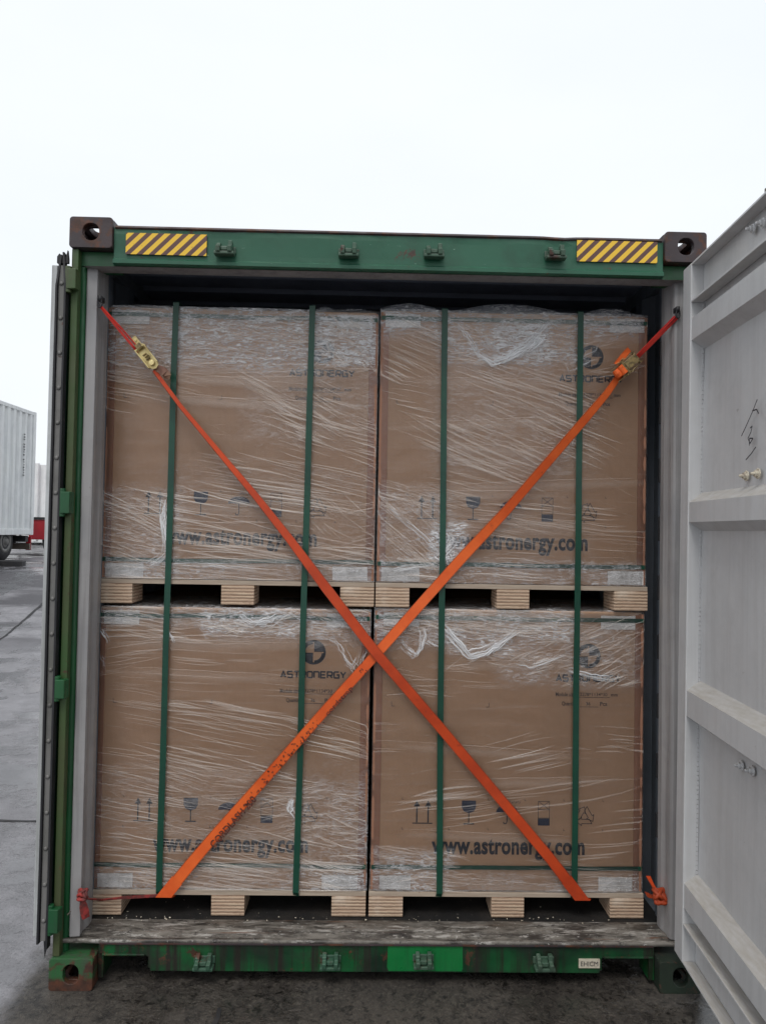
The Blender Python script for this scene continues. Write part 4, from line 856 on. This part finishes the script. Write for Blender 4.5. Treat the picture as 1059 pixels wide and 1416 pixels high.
# knots at the bottom corners
def knot(c, root, m, r=.019):
    mb = MB(); c = Vector(c)
    for (fx, fy, fz) in ((2,3,1),(3,2,2)):
        P = [c+Vector((r*math.cos(fx*a), .7*r*math.sin(fy*a+fz), r*math.sin((fx+1)*a*.5+fz))) for a in [2*math.pi*k/28 for k in range(29)]]; mb.tube(P, r*.36, 8)
    return mb.build('knot', m, root, True)
kr = at(912, 1240, .10); knot(kr, ls1, M['web_shaded'], .021)
mb = MB()
for (p, q) in (((896,1212,.17),(910,1236,.10)),((893,1237,.19),(908,1240,.11))):
    A, B = at(*p), at(*q); P = [A.lerp(B, i/6)+Vector((0,0,-.004*math.sin(math.pi*i/6))) for i in range(7)]; ribbon3(mb, P, [.022,.022,.020,.018,.018,.018,.016], [30,35,40,40,30,20,20])
A = at(912,1241,.095); mb.build('strap_end', M['web_shaded'], ls1)
kl = at(114, 1243, .035); knot(kl+Vector((.0,0,.014)), ls2, M['webred_shaded'], .015)
mb = MB(); A = at(114,1246,.035); ribbon3(mb, [A, A+Vector((.004,0,-.02)), A+Vector((.008,.004,-.045)), A+Vector((.012,.01,-.07))], [.02,.03,.034,.028], [10,20,20,30]); mb.build('strap_end', M['webred_shaded'], ls2)
# printing on the second strap
def strap_text(s_, a, b, hpx, m, name='lettering', off=0., Y=.2005, bold=.02):
    A, B = at(a[0], a[1], Y), at(b[0], b[1], Y); d = B-A; Ln = d.length; d = d.normalized(); u = Vector((-d.z, 0, d.x)); h = hpx/340
    mb = text_mb(s_, 0, Ln, -h/2, h/2, 0, None, bold); mb.v = [tuple(A+d*v[0]+u*(v[2]+off)) for v in mb.v]; return mb
W2 = MB()
for (s_, a, b, h, off) in (('CORDLASH 200', (293,1170), (352,1103), 10, 0), ('cordstrap', (452,989), (487,951), 9, 0), ('COR', (744,653), (755,641), 8, 0)):
    q = strap_text(s_, a, b, h, None, off=off); W2.add(q.v, q.f)
W2.v = [(x, y-.0035 if x < .3 else y-.011, z) for x, y, z in W2.v]
t = NT('strap_ink'); M['sink'] = t.done(t.bsdf(t.mix(t.ramp(t.noise(160,4,.8),.52,.6),(.03,.012,.012),(.45,.08,.02)), .6)); W2.build('lettering', M['sink'], ls2)
mb = MB()                                                         # worn, no longer readable print
def smudge(a, b, nn, wpx):
    for _ in range(nn):
        s = rnd.random(); x = a[0]+(b[0]-a[0])*s; y = a[1]+(b[1]-a[1])*s; dx, dy = b[0]-a[0], b[1]-a[1]; l = math.hypot(dx, dy); k = rnd.gauss(0, wpx); x += -dy/l*k; y += dx/l*k
        p = at(x, y, .2008); w = rnd.uniform(.0015, .005); h = rnd.uniform(.0008, .0028); an = math.atan2(-dy, dx)+rnd.choice((0, math.pi/2))+rnd.gauss(0,.15)
        u = Vector((math.cos(an), 0, math.sin(an))); v = Vector((-u.z, 0, u.x)); mb.add([p-u*w-v*h, p+u*w-v*h, p+u*w+v*h, p-u*w+v*h], [(0,1,2,3)])
smudge((365,1082),(432,1010),60,4.0); smudge((425,1018),(445,996),14,3.5); smudge((498,932),(512,916),7,3); smudge((340,1115),(362,1088),12,3.5)
mb.build('worn_print', M['sink'], ls2)
# hooks that hold the straps to the posts
for p, r in (((139,420,.048), ls1), ((936,435,.048), ls2)):
    c = at(*p); mb = MB(); mb.tube([c+Vector((.007*math.cos(a), -.008, .015*math.sin(a))) for a in [2*math.pi*k/16 for k in range(17)]], .0035, 8); mb.box((c.x-.006, c.y-.012, c.z+.010), (c.x+.006, c.y+.03, c.z+.030)); mb.build('anchor_ring', M['rubber'], r, True)
# ------------------------------------------------------------------ litter on the floor
mb = MB()
for _ in range(150):
    x = rnd.uniform(-1.08, 1.05); y = rnd.choice((rnd.uniform(.17, .23), rnd.uniform(.2, .9))); z = (.170 if y < .2 else .1615)+.001*rnd.random(); r = rnd.uniform(.001, .004)
    if y > .2 and any(a-.01 < x-X0 < b+.01 for X0 in (xL0, xR0) for a, b in ((0,.138),(.497,.630),(.980,1.118))): continue
    P = [(x+r*math.cos(a)*rnd.uniform(.4,1.6), y+r*math.sin(a)*rnd.uniform(.4,1.6), z+rnd.uniform(0,.004)) for a in (0, 1.3, 2.6, 3.9, 5.1)]; mb.add(P, [(0,1,2,3,4)])
o = mb.build('floor_litter', M['plate']); tag(o, 'pale flakes and crumbs scattered on the dark container floor', 'litter', None, 'stuff')

# ------------------------------------------------------------------ background, left
GZ = .88
def wheel(name, c, r, w, root):
    mb = MB(); mb.lathe((c[0]-w/2, c[1], c[2]), (1,0,0), [(0,r*.62),(.02,r*.9),(.06,r),(w-.06,r),(w-.02,r*.9),(w,r*.62)], 32); wh = mb.build(name, M['rubber'], root, True)
    mb = MB(); mb.lathe((c[0]+w/2-.02, c[1], c[2]), (1,0,0), [(0,r*.6),(.03,r*.58),(.031,r*.42),(.0,r*.36),(.04,r*.18),(.07,r*.15)], 24); mb.build('rim', M['gasketstrip'], wh, True); return wh
def freight(x1, y0, y1, z0, z1, label, marks):
    """container whose +x side shows"""
    x0 = x1-2.438; root = empty('freight_container', ((x0+x1)/2, (y0+y1)/2, z0), label, 'freight container')
    mb = MB(); prof = []; y = y0+.15
    while y < y1-.25: prof += [(x1-.008, y), (x1-.008, y+.105), (x1-.075, y+.150), (x1-.075, y+.235)]; y += .276
    prof.append((x1-.008, y1-.15)); mb.sheet([[(x, yy, zz) for x, yy in prof] for zz in (z0+.14, z1-.08)]); mb.build('side_panel', M['white'], root)
    mb = MB(); mb.box((x0, y0+.15, z0+.14), (x1-.08, y1-.05, z1-.05)); mb.build('body', M['white'], root)
    mb = MB(); mb.box((x1-.06, y0+.15, z1-.10), (x1+.0, y1-.15, z1-.01)); mb.build('top_rail', M['white'], root, False, .01)
    mb = MB(); mb.box((x1-.06, y0+.15, z0+.01), (x1+.0, y1-.15, z0+.15)); mb.build('bottom_rail', M['white'], root, False, .01)
    for yy in (y0, y1-.15):
        for xx in (x0, x1-.15):
            mb = MB(); mb.box((xx, yy, z0), (xx+.15, yy+.15, z1)); mb.build('corner_post', M['white'], root, False, .012)
    mb = MB(); mb.box((x0+.16, y1-.06, z0+.1), (x1-.16, y1-.02, z1-.1)); mb.build('door', M['white'], root)
    if marks:
        mb = MB(); yy = y1-.62
        z = z1-.62
        for k in range(17):
            if k in (3, 9): z -= .05; continue
            for _ in range(3): mb.box((x1-.0075, yy+rnd.uniform(-.02,.03), z+rnd.uniform(-.01,.01)), (x1-.0055, yy+rnd.uniform(.035,.06), z+.022))
            z -= .062
        mb.build('side_marking', M['ink'], root)
    return root
xs1 = -8.20
freight(xs1, 3.1, 15.42, 1.465, 4.46, 'white corrugated freight container on a trailer at the left edge', True)
tr = empty('semi_trailer', (xs1-1.2, 9.3, GZ), 'dark trailer chassis with wheels under the white freight container', 'trailer')
mb = MB(); mb.box((xs1-2.0, 3.2, 1.28), (xs1-1.75, 15.3, 1.462)); mb.box((xs1-.6, 3.2, 1.28), (xs1-.35, 15.3, 1.462)); 
for y in (4, 7, 10, 12.6, 15.1): mb.box((xs1-2.4, y, 1.30), (xs1-.04, y+.14, 1.45))
mb.build('frame', M['black'], tr, False, .01)
mb = MB(); mb.box((xs1-2.35, 15.25, 1.12), (xs1-.02, 15.33, 1.26)); mb.build('bumper', M['steel'], tr)
mb = MB(); mb.box((xs1-.14, 15.335, 1.10), (xs1-.02, 15.36, 1.42)); mb.build('tail_lamp', M['red'], tr)
def gwz(x, y): return gh(x, y)
for y in (11.6, 12.95, 14.3):
    for xx in (xs1-.30, xs1-2.14): wheel('wheel', (xx, y, gwz(xx, y)+.44), .44, .34, tr)
# dark sleeper beam lying on the slab
def hit(px, py):
    v = fw+rt*((px-PW/2)/F)-up*((py-PH/2)/F); k = 2.0
    while k < 60 and (CP+v*k).z > gh((CP+v*k).x, (CP+v*k).y): k += .01
    return CP+v*k
q = hit(30, 783.5)
bb = MB(); bb.box((q.x-6, q.y, q.z-.15), (q.x, q.y+.2, q.z+.115)); o = bb.build('kerb_beam', M['black'], None, False, .02); tag(o, 'low dark beam lying on the ground in front of the trailer wheels', 'beam')
# red flatbed behind it
fl = empty('flatbed_trailer', (-7.9, 19.5, GZ), 'red flatbed trailer with white stake post behind the white container', 'trailer')
mb = MB(); mb.box((-10.3, 17.2, 1.58), (-7.75, 25.0, 1.86)); mb.build('deck', M['red'], fl, False, .01)
mb = MB(); mb.box((-9.1, 17.15, 1.32), (-8.50, 17.9, 1.84)); mb.box((-8.45, 17.12, 1.36), (-7.78, 17.19, 1.84)); mb.build('rear_panel', M['red'], fl, False, .01)
mb = MB(); mb.box((-10.3, 17.12, 1.862), (-7.75, 17.3, 1.92)); mb.build('rub_rail', M['black'], fl)
for x in (-8.16, -9.2): mb = MB(); mb.box((x-.05, 17.2, 1.921), (x+.05, 17.3, 2.50)); mb.build('stake_post', M['white'], fl)
for y, x in ((17.9,-8.75),(17.9,-8.1),(19.3,-8.75),(19.3,-8.1)): wheel('wheel', (x, y, GZ+.47), .47, .30, fl)
# far row of containers
r2 = freight(-9.9, 24.6, 36.8, 1.1, 3.98, 'pale container standing farther back behind the red flatbed', False)
# give r2 a visible end wall with door bars
x0, x1 = -9.9-2.438, -9.9
far = empty('stacked_container', (-12.6, 33, GZ), 'distant pale container with vertical door bars facing the yard', 'container')
mb = MB(); mb.box((-17.2, 27.5, GZ+.1), (-12.55, 39.5, 3.95)); mb.build('body', M['white'], far, False, .03)
for x in (-13.0, -13.55, -14.1, -14.75, -15.3, -15.9): mb = MB(); mb.tube([(x, 27.45, GZ+.2), (x, 27.45, 3.9)], .035, 8); mb.build('door_bar', M['black' if x in (-14.1,) else 'steel'], far)
mb = MB(); mb.box((-17.1, 27.46, 2.15), (-12.6, 27.495, 2.25)); mb.build('door_seam', M['black'], far)
